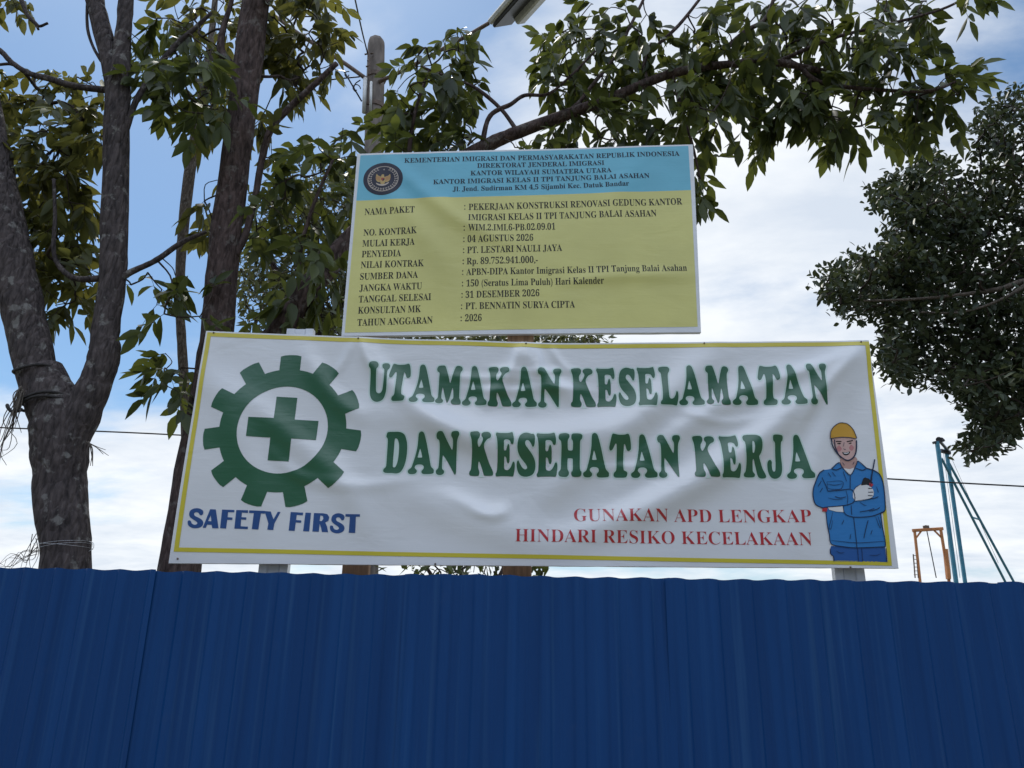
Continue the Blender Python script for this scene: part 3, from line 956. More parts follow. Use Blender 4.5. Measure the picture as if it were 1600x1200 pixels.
for n_, (kind, polys) in enumerate(SF):
    if n_ == 6:
        pr.build('slogan_lettering'); pr = Print(BS)
    if kind == 's2':
        polys = [[((x-75)*0.93+1257, (y-78)+119) for x, y in SF[0][1][0]]]
    out = []
    for P in polys:
        if kind[0] == 's': P = smooth_closed(P, 3)
        out.append([bp(280+x/5.3333, 780+y/5.3333) for x, y in P])
    pr.poly(out, 'navy', 1.2*MM)
pr.build('slogan_lettering')

pr = Print(BS)
set_text(pr, 'GUNAKAN APD LENGKAP', 897, 814.4, 1266.5, 817, 20.0, 'red', 1.2*MM, -0.010, 4)
pr.build('reminder_lettering')
pr = Print(BS)
set_text(pr, 'HINDARI RESIKO KECELAKAAN', 805, 846.5, 1268.5, 852.5, 20.0, 'red', 1.2*MM, -0.010, 4)
pr.build('reminder_lettering')

# printed worker
pr = Print(BS)
def wk(pts, sm=0):
    P = smooth_closed(pts, sm) if sm else pts
    return [bp(1240+x/4.6125, 640+y/4.6125) for x, y in P]
def wl(pts, sm=4):
    P = smooth_path(pts, sm) if len(pts) > 2 else pts
    return [bp(1240+x/4.6125, 640+y/4.6125) for x, y in P]
px1 = mpp(1320, 780, D_BAN)/4.6125
shapes = [
 ('pants', [(265,985),(655,993),(668,1100),(285,1095),(280,1060),(260,1040),(258,1010)], 0),
 ('jacket', [(265,430),(320,385),(345,420),(402,475),(445,400),(460,375),(520,425),(590,450),(625,490),(645,570),(655,700),(648,735),(622,750),(635,850),(655,950),(655,990),(560,998),(450,998),(340,988),(265,970),(250,900),(235,830),(225,735),(200,712),(150,690),(130,640),(130,580),(150,520),(175,465),(210,440)], 2),
 ('neck', [(330,378),(345,345),(445,345),(450,380),(430,430),(380,435),(345,420)], 2),
 ('glove', [(352,425),(400,432),(440,418),(405,474)], 0),
 ('skin', [(275,212),(360,205),(440,212),(446,290),(435,338),(400,370),(360,368),(325,345),(298,300),(280,250)], 2),
 ('cheek', [(322,262),(342,285),(322,308),(303,285)], 4),
 ('cheek', [(412,256),(430,278),(412,300),(395,278)], 4),
 ('black', [(344,309),(372,313),(402,304),(394,325),(373,333),(354,327)], 2),
 ('glove', [(352,313),(373,316),(395,309),(389,318),(373,322),(360,320)], 0),
 ('helmet', [(255,215),(258,165),(280,130),(315,105),(345,100),(385,108),(420,140),(440,180),(447,212),(400,205),(340,203),(290,210)], 2),
 ('black', [(296,230),(338,229),(341,236),(300,237)], 0),
 ('black', [(378,230),(420,222),(424,229),(381,237)], 0),
 ('black', [(306,248),(322,243),(338,249),(322,253)], 2),
 ('black', [(390,246),(403,240),(415,244),(403,249)], 2),
 ('glove', [(240,708),(345,695),(355,742),(300,738),(250,725)], 0),
 ('glove', [(420,600),(440,565),(480,540),(520,545),(555,565),(572,600),(560,635),(530,648),(435,662)], 2),
 ('red', [(200,712),(238,712),(232,738),(198,738)], 0),
 ('black', [(478,550),(495,500),(508,492),(535,500),(565,530),(550,550),(520,545)], 0),
 ('red', [(540,530),(570,543),(555,560),(538,553)], 0),
]
for k, (m, pts, sm) in enumerate(shapes):
    pr.poly([wk(pts, sm)], m, (1.2+0.14*k)*MM)
lay = (1.2+0.14*len(shapes))*MM
for k, (pts, wd) in enumerate([
 ([(265,430),(320,385),(345,420),(402,475),(445,400),(460,375),(520,425)], 6), ([(265,430),(300,438),(345,420)], 6), ([(520,425),(490,440),(440,425)], 6),
 ([(210,440),(175,465),(150,520),(130,580),(130,640),(150,690),(200,712)], 7), ([(520,425),(590,450),(625,490),(645,570),(655,700),(648,735),(622,750)], 7),
 ([(200,712),(240,705),(370,692),(432,660),(415,582),(330,584),(240,592)], 6), ([(240,592),(225,555),(195,495)], 5), ([(370,585),(383,640),(378,690)], 4),
 ([(355,742),(380,765),(440,778),(560,770),(648,735)], 6), ([(355,742),(350,698)], 5), ([(530,648),(580,640),(605,630)], 5),
 ([(402,475),(400,580)], 5), ([(408,695),(412,760)], 5), ([(425,780),(440,900),(450,995)], 5),
 ([(232,525),(343,520),(338,572),(290,578),(240,570),(232,525)], 4), ([(232,540),(290,548),(342,538)], 4),
 ([(275,742),(262,800),(248,855),(262,860),(275,800)], 4), ([(585,775),(605,830),(620,858)], 4), ([(600,770),(618,820),(624,855)], 4),
 ([(225,738),(235,830),(250,900),(265,970),(340,988),(450,998),(655,990)], 6), ([(265,945),(450,962),(652,950)], 4), ([(622,750),(635,850),(655,950),(655,990)], 6),
 ([(258,1005),(260,1040),(280,1060),(285,1095)], 6), ([(660,1000),(668,1100)], 6), ([(455,1002),(462,1095)], 4), ([(485,1002),(492,1095)], 4),
 ([(500,930),(512,870),(530,800)], 5), ([(400,935),(405,900)], 4), ([(340,830),(355,800)], 4), ([(550,900),(560,870)], 4),
 ([(470,740),(530,730),(575,715)], 5), ([(540,735),(590,722),(615,708)], 5), ([(470,670),(500,690),(520,692)], 4),
 ([(290,630),(330,640),(370,632)], 5), ([(240,640),(290,650),(350,648)], 4), ([(180,600),(200,570)], 4), ([(165,560),(190,520)], 4),
 ([(240,460),(262,490)], 4), ([(270,455),(295,485)], 4), ([(350,450),(375,520)], 4), ([(560,470),(555,520),(540,560)], 4), ([(590,560),(605,600)], 4),
 ([(300,1020),(330,1035),(360,1030)], 4), ([(540,1050),(590,1052),(620,1040)], 4),
 ([(262,218),(270,262),(300,310),(345,352),(385,370),(425,348),(445,300),(448,225)], 9), ([(286,222),(292,270),(315,325),(335,352)], 8),
 ([(255,215),(258,165),(280,130),(315,105),(345,100),(385,108),(420,140),(440,180),(447,212),(400,205),(340,203),(290,210),(255,215)], 5),
 ([(352,284),(362,292),(372,288)], 4), ([(358,240),(352,270)], 3), ([(345,385),(360,405)], 4), ([(430,380),(420,400)], 4),
 ([(530,570),(558,572)], 5), ([(530,598),(568,598)], 5), ([(528,622),(562,624)], 5), ([(548,520),(578,362)], 9),
 ([(420,600),(440,565),(480,540)], 4), ([(435,662),(530,648),(560,635)], 4),
]):
    pr.stroke(wl(pts), wd*px1, 'line', lay+0.1*MM+0.012*MM*k, taper=len(pts) > 2 and wd < 5)
pr.build('worker_picture', 'printed man in yellow helmet and blue jacket holding a radio')


def c_post(parent, pxc, wpx, y0, D, ztop, name='steel_post'):
    """light C-channel steel upright"""
    xc, _ = PL(pxc, y0, D); w = wpx*mpp(pxc, y0, D)
    h = w/2; d = 0.035; t = 0.0015
    prof = [(-h, 0), (-h*0.45, 0), (-h*0.35, 0.006), (h*0.35, 0.006), (h*0.45, 0), (h, 0), (h, d), (h*0.8, d), (h*0.8, d-t), (h-t, d-t), (h-t, t), (h*0.45, t), (h*0.35, 0.006+t), (-h*0.35, 0.006+t), (-h*0.45, t), (-h+t, t), (-h+t, d-t), (-h*0.8, d-t), (-h*0.8, d), (-h, d)]
    vs = [(xc+a, D+b, 0.0) for a, b in prof]+[(xc+a, D+b, ztop) for a, b in prof]
    n = len(prof)
    fs = [(i, (i+1) % n, n+(i+1) % n, n+i) for i in range(n)]
    # caps as strips between inner and outer outline
    return mesh_obj(name, vs, fs, MAT['steel'], parent)


c_post(ban, 426.5, 46, 890, D_BAN+0.034, W(466, 513.5, D_BAN+0.034)[2])
c_post(ban, 1328, 46, 896, D_BAN+0.034, W(1340, 545, D_BAN+0.034)[2])

for x, y in ((334, 520), (560, 529), (822, 538), (1100, 537), (1345, 534.5), (278, 873), (680, 881), (1328, 886.5)):
    u, v = bp(x, y); p, _ = BS.place([u], [v], 0.0015)
    p = p[0]; mb = MB(); mb.tube([p+np.array([0, 0.001, 0]), p-np.array([0, 0.002, 0]), p-np.array([0, 0.0035, 0])], [0.004, 0.004, 0.002], 8)
    mb.build('nail', MAT['rust'], ban)

# ------------------------------------------------------------------ project sign
sign = thing('project_sign', 'blue and yellow construction project information board on wooden posts above the white banner', 'sign', tuple(W(815, 522, D_SIGN)))
SS = Surface(D_SIGN, [
    ([(600, 245), (650, 290), (720, 345), (800, 380)], 0.004, 12),
    ([(575, 260), (630, 330), (700, 420)], 0.003, 16),
    ([(880, 440), (960, 432), (1080, 430)], 0.003, 9),
    ([(1000, 240), (960, 330), (980, 480)], 0.003, 20),
    ([(690, 240), (694, 340), (688, 480)], 0.002, 10),
], 0.0024, 4.1, sign, 2.2)
cloth(SS, [(558.5, 240.7), (1082.6, 225.5), (1095, 519), (533.5, 524.5)], 'sign_sheet', MAT['sign_white'], 0.024)


def sp(x, y): return PL(x, y, D_SIGN)


def s1(zx, zy): return (540+zx/2.807, 220+zy/2.807)


b_tl, b_tr, b_bl, b_br = sp(563.5, 243.2), sp(1075.5, 228), sp(556.8, 313.5), sp(1079.5, 297.2)
y_bl, y_br = sp(538.5, 519.5), sp(1090, 510.5)
pr = Print(SS)
pr.raw([b_tl, b_tr, b_br, b_bl], [(0, 1, 2, 3)], 'sign_blue', 0.9*MM)
pr.raw([b_bl, b_br, y_br, y_bl], [(0, 1, 2, 3)], 'sign_yellow', 0.9*MM)
pr.build('printed_panel')
HEAD = [('KEMENTERIAN IMIGRASI DAN PERMASYARAKATAN REPUBLIK INDONESIA', 631.9, 254.9, 1062, 243.5, 8.6),
        ('DIREKTORAT JENDERAL IMIGRASI', 745.6, 262.7, 944.4, 257.6, 8.4),
        ('KANTOR WILAYAH SUMATERA UTARA', 735.2, 274.5, 955.8, 269.2, 8.4),
        ('KANTOR IMIGRASI KELAS II TPI TANJUNG BALAI ASAHAN', 677, 288.8, 1015, 278.2, 8.6),
        ('Jl. Jend. Sudirman KM 4,5 Sijambi Kec. Datuk Bandar', 707.4, 299.6, 982.8, 291, 8.6)]
for t, a, b, c, d, cap in HEAD:
    pr = Print(SS)
    set_text(pr, t, a, b, c, d, cap, 'ink_blue', 1.6*MM, 0.003, 2)
    pr.build('header_lettering')
BODY = [('NAMA PAKET', 569.6, 335.8, 648, 333), ('NO. KONTRAK', 567.8, 368.2, 651.5, 365.3), ('MULAI KERJA', 566, 385.3, 648, 382.8),
        ('PENYEDIA', 565, 402, 626.6, 400.3), ('NILAI KONTRAK', 563.5, 418.8, 662.2, 416), ('SUMBER DANA', 562.4, 437, 653, 434),
        ('JANGKA WAKTU', 561.4, 455, 659.3, 451.6), ('TANGGAL SELESAI', 560.3, 472.6, 673.6, 468.7), ('KONSULTAN MK', 559.2, 490, 657.6, 487.5),
        ('TAHUN ANGGARAN', 558.2, 509, 676, 505),
        ('PEKERJAAN KONSTRUKSI RENOVASI GEDUNG KANTOR', 732.4, 328.7, 1066, 319.7), ('IMIGRASI KELAS II TPI TANJUNG BALAI ASAHAN', 731.7, 345.4, 1026, 338),
        ('WIM.2.IMI.6-PB.02.09.01', 731.7, 361.8, 867.7, 359), ('04 AGUSTUS 2026', 730.6, 378.9, 833.2, 376.4), ('PT. LESTARI NAULI JAYA', 729.9, 396, 878.4, 392.4),
        ('Rp. 89.752.941.000,-', 729.2, 413.4, 840.3, 411), ('APBN-DIPA Kantor Imigrasi Kelas II TPI Tanjung Balai Asahan', 728.5, 430.2, 1073.3, 423.8),
        ('150 (Seratus Lima Puluh) Hari Kalender', 728.8, 448, 943.6, 444), ('31 DESEMBER 2026', 727.4, 465.8, 842.8, 463.3),
        ('PT. BENNATIN SURYA CIPTA', 727.4, 483.6, 898.4, 480.8), ('2026', 726.7, 502.5, 752.7, 501.8)]
for t, a, b, c, d in BODY:
    pr = Print(SS)
    set_text(pr, t, a, b, c, d, 11.6, 'ink', 1.6*MM, -0.002, 2)
    pr.build('row_lettering')
for zy, zx in ((305, 523), (398, 521), (446, 519), (494, 518), (543, 516), (590, 514), (640, 513), (690, 511), (740, 509), (793, 507)):
    x, y = s1(zx, zy)
    pr = Print(SS)
    for dy in (-1.2, -6.6):
        c = sp(x, y+dy); r = 1.05*mpp(x, y, D_SIGN)
        pr.raw([(c[0]+r*math.cos(a), c[1]+r*math.sin(a)) for a in np.linspace(0, 2*math.pi, 8, endpoint=False)], [tuple(range(8))], 'ink', 1.6*MM, cut=False)
    pr.build('colon')

# round crest
pr = Print(SS)
ec = sp(598.8, 280.3); er = 31.2*mpp(598.8, 280, D_SIGN); ev = 27.8*mpp(598.8, 280, D_SIGN)*1.05
def ce(x, y): return (ec[0]+er*x, ec[1]+ev*y)
def ez(zx, zy): return ce((zx-545)/445.0, (640-zy)/390.0)
def circ(r, n=48): return [ce(r*math.cos(2*math.pi*i/n), r*math.sin(2*math.pi*i/n)) for i in range(n)]
pr.poly([circ(1.0)], 'crest_navy', 1.5*MM)
pr.poly([circ(0.78), circ(0.745)], 'cream', 1.8*MM)
for i in range(13):
    for sgn in (-1, 1):
        a = math.radians(-84+i*12.2)
        for rr, tilt in ((0.70, 0.55), (0.61, -0.35)):
            c = np.array([sgn*rr*math.cos(a), rr*math.sin(a)])
            t = np.array([-sgn*math.sin(a), math.cos(a)]); o = np.array([sgn*math.cos(a), math.sin(a)])
            d = t*math.cos(tilt)+o*math.sin(tilt); q = np.array([-d[1], d[0]])
            pr.poly([[ce(*(c-d*0.06)), ce(*(c+q*0.028)), ce(*(c+d*0.07)), ce(*(c-q*0.028))]], 'cream', 1.8*MM, cut=False)
star = [ez(552+(26 if k % 2 == 0 else 10)*math.sin(math.pi*k/5), 415-(26 if k % 2 == 0 else 10)*math.cos(math.pi*k/5)) for k in range(10)]
pr.poly([star], 'cream', 1.8*MM)
wing = [(395,520),(380,600),(388,660),(420,705),(470,722),(505,700),(515,640),(500,590),(450,572),(415,548)]
pr.poly([[ez(*p) for p in smooth_closed(wing, 2)]], 'gold', 1.8*MM)
pr.poly([[ez(1090-x, y) for x, y in smooth_closed(wing, 2)]], 'gold', 1.8*MM)
pr.poly([[ez(x, y) for x, y in smooth_closed([(500,590),(505,550),(530,532),(560,540),(565,580),(590,620),(585,690),(600,740),(545,790),(490,745),(505,690),(498,630)], 2)]], 'gold', 2.0*MM)
pr.poly([[ez(*p) for p in [(505,615),(580,615),(582,665),(545,705),(505,665)]]], 'crest_red', 2.2*MM)
pr.poly([[ez(*p) for p in [(545,640),(582,640),(582,665),(545,705)]]], 'crest_navy', 2.35*MM)
pr.poly([[ez(*p) for p in smooth_closed([(400,738),(460,765),(540,778),(620,760),(672,722),(682,745),(620,795),(540,815),(460,800),(408,768)], 2)]], 'cream', 2.2*MM)
for k in range(5):
    for sgn in (-1, 1):
        x0 = 545+sgn*(60+k*22); pr.stroke([ez(x0, 590-k*4), ez(x0+sgn*8, 700-k*12)], 0.0018, 'crest_red', 2.05*MM)
pr.build('crest_emblem')

for pxb, wpx, ztop in ((556, 42, W(575, 300, D_SIGN+.06)[2]), (807.5, 45, W(815, 262, D_SIGN+.06)[2])):
    D = D_SIGN+0.045
    x0, _ = PL(pxb, 890, D); w = wpx*mpp(pxb, 890, D)
    mb = MB(); mb.bar((x0, D, 0), (x0+0.004, D, ztop), w, 0.035, (0, 1, 0), bev=0.003)
    mb.build('wooden_post', MAT['wood'], sign)
for vz in (W(815, 270, D_SIGN)[2], W(815, 500, D_SIGN)[2]):
    mb = MB(); mb.bar((b_bl[0]+0.03, D_SIGN+0.016, vz), (b_br[0]-0.03, D_SIGN+0.016, vz), 0.018, 0.04)
    mb.build('batten', MAT['wood'], sign)

# ------------------------------------------------------------------ trees
RNG = random.Random(7)


class Tree:
    def __init__(s, name, label, cat, D, base_px, barkm, group=None):
        b = W(base_px[0], base_px[1], D)
        s.D = D; s.root = thing(name, label, cat, (b[0], b[1], 0), group); s.bark = barkm; s.skel = []

    def limb(s, name, pts, n=14, wob=0.10, to_ground=False, dD=0.0, sub=6, mat=None):
        """pts: (px, py, width px[, extra depth])"""
        P = []
        for p in pts:
            D = s.D + dD + (p[3] if len(p) > 3 else 0)
            w = W(p[0], p[1], D)
            P.append((w[0], w[1], w[2], p[2]/2*mpp(p[0], p[1], D)))
        if to_ground:
            b = P[0]; nx = P[1]
            k = b[2]/max(1e-3, (nx[2]-b[2]))
            P.insert(0, (b[0]-(nx[0]-b[0])*k*0.45, b[1], -0.05, b[3]*1.25))
            P.insert(1, ((b[0]+P[0][0])/2, b[1], b[2]/2, b[3]*1.06))
        Q = smooth_path(P, sub)
        mb = MB()
        mb.tube([q[:3] for q in Q], [max(0.002, q[3]) for q in Q], n, wob=wob, seed=RNG.random()*50)
        o = mb.build(name, MAT[mat or s.bark], s.root, smooth=True)
        s.skel += [np.array(q[:3]) for q in Q]
        return o


def in_poly(x, y, P):
    c = False; n = len(P)
    for i in range(n):
        x1, y1 = P[i]; x2, y2 = P[i-1]
        if (y1 > y) != (y2 > y) and x < (x2-x1)*(y-y1)/(y2-y1)+x1:
            c = not c
    return c


def leaf_shape(mb_v, mb_f, tint, base, d, nrm, L_, Wd, droop, tv, lod=1):
    d = d/np.linalg.norm(d)
    s = np.cross(d, nrm); s /= np.linalg.norm(s)+1e-9
    n = np.cross(s, d)
    st = [(0.0, 0.0), (0.22, 0.36), (0.45, 0.5), (0.72, 0.36), (1.0, 0.0)] if lod else [(0, 0), (0.4, 0.5), (1, 0)]
    b = len(mb_v); k = 0
    down = np.array([0, 0, -1.0])
    rows = []
    for t, hw in st:
        c = base + d*L_*t + down*droop*L_*t*t
        if hw == 0:
            mb_v.append(tuple(c)); rows.append((k,)); k += 1
        else:
            mb_v.append(tuple(c - s*hw*Wd + n*hw*Wd*0.30)); mb_v.append(tuple(c)); mb_v.append(tuple(c + s*hw*Wd + n*hw*Wd*0.30))
            rows.append((k, k+1, k+2)); k += 3
    fs = []
    for a, c in zip(rows[:-1], rows[1:]):
        if len(a) == 1: fs += [(a[0], c[0], c[1]), (a[0], c[1], c[2])]
        elif len(c) == 1: fs += [(a[0], c[0], a[1]), (a[1], c[0], a[2])]
        else: fs += [(a[0], c[0], c[1], a[1]), (a[1], c[1], c[2], a[2])]
    mb_f += [tuple(b+i for i in f) for f in fs]
    tint += [tv]*k


def unit(v): return v/(np.linalg.norm(v)+1e-9)


def foliage(tree, regions, mat, seed, jit=0.35, leaf=(0.15, 0.055), pairs=(3, 4), rach=0.22, twig_r=0.004, lod=1, whorl=False, hang=0.6, dD=0.0, name='crown', tintc=0.5, dens=1.35):
    """regions: (polygon in photo px, number of sprays, min px spacing)"""
    rg = np.random.default_rng(seed)
    pts = []
    for poly, count, md in regions:
        count = int(count*dens); md = md/math.sqrt(dens)
        xs_ = [p[0] for p in poly]; ys_ = [p[1] for p in poly]
        got = []; tries = 0
        while len(got) < count and tries < count*60:
            tries += 1
            x = rg.uniform(min(xs_), max(xs_)); y = rg.uniform(min(ys_), max(ys_))
            if not in_poly(x, y, poly): continue
            if any((x-a)**2+(y-b)**2 < md*md for a, b in got): continue
            got.append((x, y))
        for x, y in got:
            pts.append(W(x, y, tree.D+dD+rg.normal()*jit))
    pts = np.array(pts)
    # grow twigs: join each spray to the nearest wood already there
    con = [np.array(p) for p in tree.skel]
    rest = list(range(len(pts)))
    C = np.array(con)
    best = np.min(np.linalg.norm(pts[:, None]-C[None], axis=2), axis=1)
    par = [C[np.argmin(np.linalg.norm(C-p, axis=1))] for p in pts]
    depth = {}
    tw = MB()
    lv, lf, lt = [], [], []
    done = np.zeros(len(pts), bool)
    order = []
    pk = [-1]*len(pts)
    for _ in range(len(pts)):
        k = int(np.argmin(np.where(done, 1e9, best)))
        done[k] = True; order.append(k)
        d2 = np.linalg.norm(pts-pts[k], axis=1)*1.02
        upd = (~done) & (d2 < best)
        for j in np.where(upd)[0]:
            best[j] = d2[j]; par[j] = pts[k]; pk[j] = k
    kids = [0]*len(pts)
    for k in reversed(order):
        if pk[k] >= 0: kids[pk[k]] += kids[k]+1
    for k in order:
        a = par[k]; b = pts[k]
        ln = np.linalg.norm(b-a)
        mid = (a+b)/2+rg.normal(size=3)*ln*0.10+np.array([0, 0, 0.06*ln])
        r0 = twig_r*(1+0.22*math.sqrt(kids[k])*1.6)
        if ln > 1e-4:
            tw.tube([q for q in smooth_path([a, mid, b], 3)], [r0*1.15]*2+[r0]*2+[r0*0.9]*3, 5, cap=False)
        out = unit(b-a) if ln > 1e-4 else rg.normal(size=3)
        nsp = 1 if rg.random() < 0.55 else 2
        tv0 = np.clip(tintc+rg.normal()*0.22, 0, 1)
        if whorl:
            ax = unit(out*0.6+rg.normal(size=3)*0.5+np.array([0, 0, 0.3]))
            for _ in range(int(rg.integers(pairs[0], pairs[1]+1))):
                d = unit(rg.normal(size=3)+ax*0.5+np.array([0, 0, -hang]))
                leaf_shape(lv, lf, lt, b+rg.normal(size=3)*rach*0.5, d, unit(rg.normal(size=3)*0.6+np.array([0, 0, 1])), leaf[0]*rg.uniform(.7, 1.2), leaf[1]*rg.uniform(.8, 1.2), 0.1, float(np.clip(tv0+rg.normal()*0.2, 0, 1)), lod)
            continue
        for q in range(nsp):
            d = unit(out*0.5+rg.normal(size=3)*0.75+np.array([0, 0, -hang]))
            sd_ = unit(np.cross(d, unit(np.array([0, 0, 1.0])+rg.normal(size=3)*0.45)))
            up = np.cross(sd_, d)
            R_ = rach*rg.uniform(0.7, 1.25)
            rp = [b+d*R_*t+np.array([0, 0, -0.28*R_*t*t]) for t in (0, .33, .66, 1)]
            tw.tube(rp, [twig_r*.5, twig_r*.45, twig_r*.4, twig_r*.3], 4, cap=False)
            npair = int(rg.integers(pairs[0], pairs[1]+1))
            for i in range(npair):
                t = (i+0.6)/npair
                c = b+d*R_*t+np.array([0, 0, -0.28*R_*t*t])
                for sg in (-1, 1):
                    if rg.random() < 0.10: continue
                    dd = unit(d*0.65+sd_*sg*0.8+np.array([0, 0, -0.45])*rg.uniform(-.2, 1.5)+rg.normal(size=3)*0.26)
                    leaf_shape(lv, lf, lt, c, dd, unit(up+rg.normal(size=3)*0.6), leaf[0]*rg.uniform(.5, 1.2), leaf[1]*rg.uniform(.6, 1.15), rg.uniform(-.1, .55), float(np.clip(tv0+rg.normal()*0.16, 0, 1)), lod)
            dd = unit(d+np.array([0, 0, -0.3]))
            leaf_shape(lv, lf, lt, rp[-1], dd, up, leaf[0], leaf[1], 0.2, float(np.clip(tv0, 0, 1)), lod)
    tw.build('twig_sprays', MAT['twig'], tree.root, smooth=True)
    o = mesh_obj(name, lv, lf, MAT[mat], tree.root, smooth=True)
    at = o.data.attributes.new('tint', 'FLOAT', 'POINT')
    at.data.foreach_set('value', lt)
    return o


# forked tree at the left
t1 = Tree('forked_tree', 'thick grey-barked tree forking into two limbs at the left edge', 'tree', 4.8, (98, 890), 'bark1')
t1.limb('trunk', [(102, 890, 74), (97, 800, 72), (93, 740, 74), (94, 690, 84), (88, 635, 74), (66, 580, 58)], 22, 0.10, True)
t1.limb('limb', [(84, 655, 68), (62, 595, 60), (43, 517, 60), (24, 440, 66), (0, 345, 70), (-26, 192, 60), (-50, 30, 48), (-66, -140, 40)], 18)
t1.limb('limb', [(104, 690, 66), (130, 640, 56), (150, 595, 48), (163, 555, 46), (165, 517, 41), (175, 440, 40), (179, 345, 40), (182, 230, 38), (184, 150, 36), (191, 77, 26), (197, 0, 22), (202, -140, 18)], 18)
t1.limb('limb', [(181, 150, 26), (174, 110, 28), (163, 60, 28), (148, 0, 27), (128, -80, 24), (110, -160, 20)], 14)
t1.limb('branch', [(168, 141, 11), (115, 134, 10), (77, 123, 10), (46, 115, 9), (19, 98, 8), (0, 79, 8), (-30, 60, 6)], 8)
t1.limb('branch', [(46, 115, 6), (20, 101, 5), (0, 101, 5), (-25, 104, 4)], 6)
t1.limb('branch', [(158, 95, 6), (145, 72, 5), (137, 45, 5), (136, 10, 4), (138, -30, 4)], 6)
t1.limb('branch', [(192, 215, 12), (201, 190, 10), (215, 153, 9), (245, 107, 9), (276, 69, 8), (307, 42, 7), (330, 20, 5)], 8)
t1.limb('branch', [(180, 440, 14), (205, 425, 10), (245, 406, 9), (284, 379, 8), (322, 362, 6)], 8)
t1.limb('branch', [(172, 430, 12), (145, 436, 11), (110, 432, 9), (85, 400, 7), (86, 340, 6), (84, 280, 5)], 8)
t1.limb('branch', [(24, -30, 8), (40, 18, 7), (55, 36, 6), (62, 41, 5), (75, 36, 4)], 6)
t1.limb('branch', [(55, 36, 5), (60, 46, 4)], 6)
foliage(t1, [([(0, 110), (60, 100), (140, 120), (165, 150), (165, 260), (120, 280), (60, 275), (10, 250), (0, 200)], 34, 16),
             ([(25, 255), (130, 260), (135, 330), (150, 420), (120, 440), (60, 420), (45, 340)], 26, 16),
             ([(55, 420), (160, 420), (150, 470), (95, 500), (70, 470)], 10, 16),
             ([(-5, -10), (40, -12), (60, -2), (30, 6)], 3, 10)],
        'leaf_yellow', 3, dens=1.6, jit=0.2, dD=0.4, leaf=(0.155, 0.072), rach=0.17, tintc=0.62, hang=0.5)
# leaves between the two stems, on the forked tree's own branches
foliage(t1, [([(205, 40), (260, 20), (330, 60), (360, 150), (340, 200), (290, 190), (230, 150), (205, 120)], 26, 16),
             ([(195, 425), (250, 420), (330, 420), (350, 480), (300, 510), (215, 480)], 7, 18)],
        'leaf', 5, jit=0.2, dD=0.15, leaf=(0.165, 0.076), rach=0.18, tintc=0.45, hang=0.6)

# leaning tree whose limb reaches over the sign
t2 = Tree('leaning_tree', 'tall reddish-barked tree leaning right behind the left end of the banner', 'tree', 5.2, (280, 890), 'bark2')
t2.limb('trunk', [(280, 890, 63), (300, 760, 58), (322, 640, 54), (340, 520, 50), (345, 450, 48), (355, 345, 46), (376, 192, 43), (395, 38, 42), (412, -100, 38), (430, -240, 32)], 22, 0.09, True)
t2.limb('limb', [(318, 660, 46), (380, 590, 42), (435, 520, 38), (470, 465, 37), (510, 420, 36), (560, 362, 34), (620, 312, 31), (700, 262, 25), (760, 228, 22), (800, 210, 20), (880, 181, 18), (950, 155, 16), (1040, 118, 14), (1110, 104, 12), (1200, 97, 11), (1290, 112, 9)], 14, 0.10)
t2.limb('branch', [(366, 400, 14), (383, 368, 11), (399, 307, 11), (410, 245, 11), (425, 199, 11), (460, 161, 10), (498, 126, 9), (526, 99, 8)], 8)
t2.limb('branch', [(372, 110, 12), (355, 95, 14), (345, 75, 13), (350, 40, 9), (362, 0, 7), (370, -60, 5)], 8)
t2.limb('branch', [(812, 206, 8), (805, 200, 7), (786, 174, 6), (759, 149, 6), (735, 133, 5), (700, 120, 4), (660, 105, 4)], 6)
t2.limb('branch', [(752, 232, 10), (765, 182, 8), (798, 163, 7), (820, 149, 6), (856, 147, 5), (890, 120, 4), (930, 80, 4)], 6)
t2.limb('branch', [(884, 180, 9), (905, 160, 7), (920, 140, 6), (960, 90, 5), (985, 40, 5), (1005, 0, 5), (1020, -40, 4)], 6)
t2.limb('branch', [(1094, 106, 11), (1120, 88, 9), (1165, 49, 8), (1191, 34, 7), (1205, 10, 6), (1215, -30, 5)], 8)
t2.limb('branch', [(1200, 98, 9), (1240, 99, 8), (1280, 128, 7), (1356, 139, 6), (1450, 142, 5), (1500, 125, 4)], 8)
t2.limb('branch', [(1215, 97, 7), (1300, 60, 6), (1380, 40, 5), (1470, 15, 4), (1520, -10, 4)], 6)
t2.limb('branch', [(1010, 128, 8), (1010, 90, 6), (1060, 40, 6), (1100, -10, 5)], 6)
t2.limb('branch', [(1050, 116, 6), (1062, 160, 5), (1080, 220, 4), (1094, 280, 3)], 6)
t2.limb('branch', [(640, 300, 10), (640, 230, 8), (650, 170, 6), (670, 110, 5)], 6)
t2.limb('branch', [(470, 465, 9), (468, 400, 7), (490, 320, 6), (520, 250, 5)], 6)
foliage(t2, [([(265, 0), (350, -10), (370, 30), (350, 70), (300, 60), (265, 30)], 12, 15),
             ([(405, -20), (500, -20), (525, 20), (530, 70), (515, 110), (480, 140), (430, 130), (408, 90)], 36, 13),
             ([(330, 100), (352, 110), (350, 200), (318, 205), (300, 160)], 8, 14),
             ([(405, 160), (425, 170), (432, 250), (410, 270)], 3, 14),
             ([(312, 280), (340, 280), (345, 380), (325, 390)], 4, 16)],
        'leaf_yellow', 11, jit=0.2, dD=0.4, leaf=(0.16, 0.075), rach=0.17, tintc=0.5, hang=0.6)
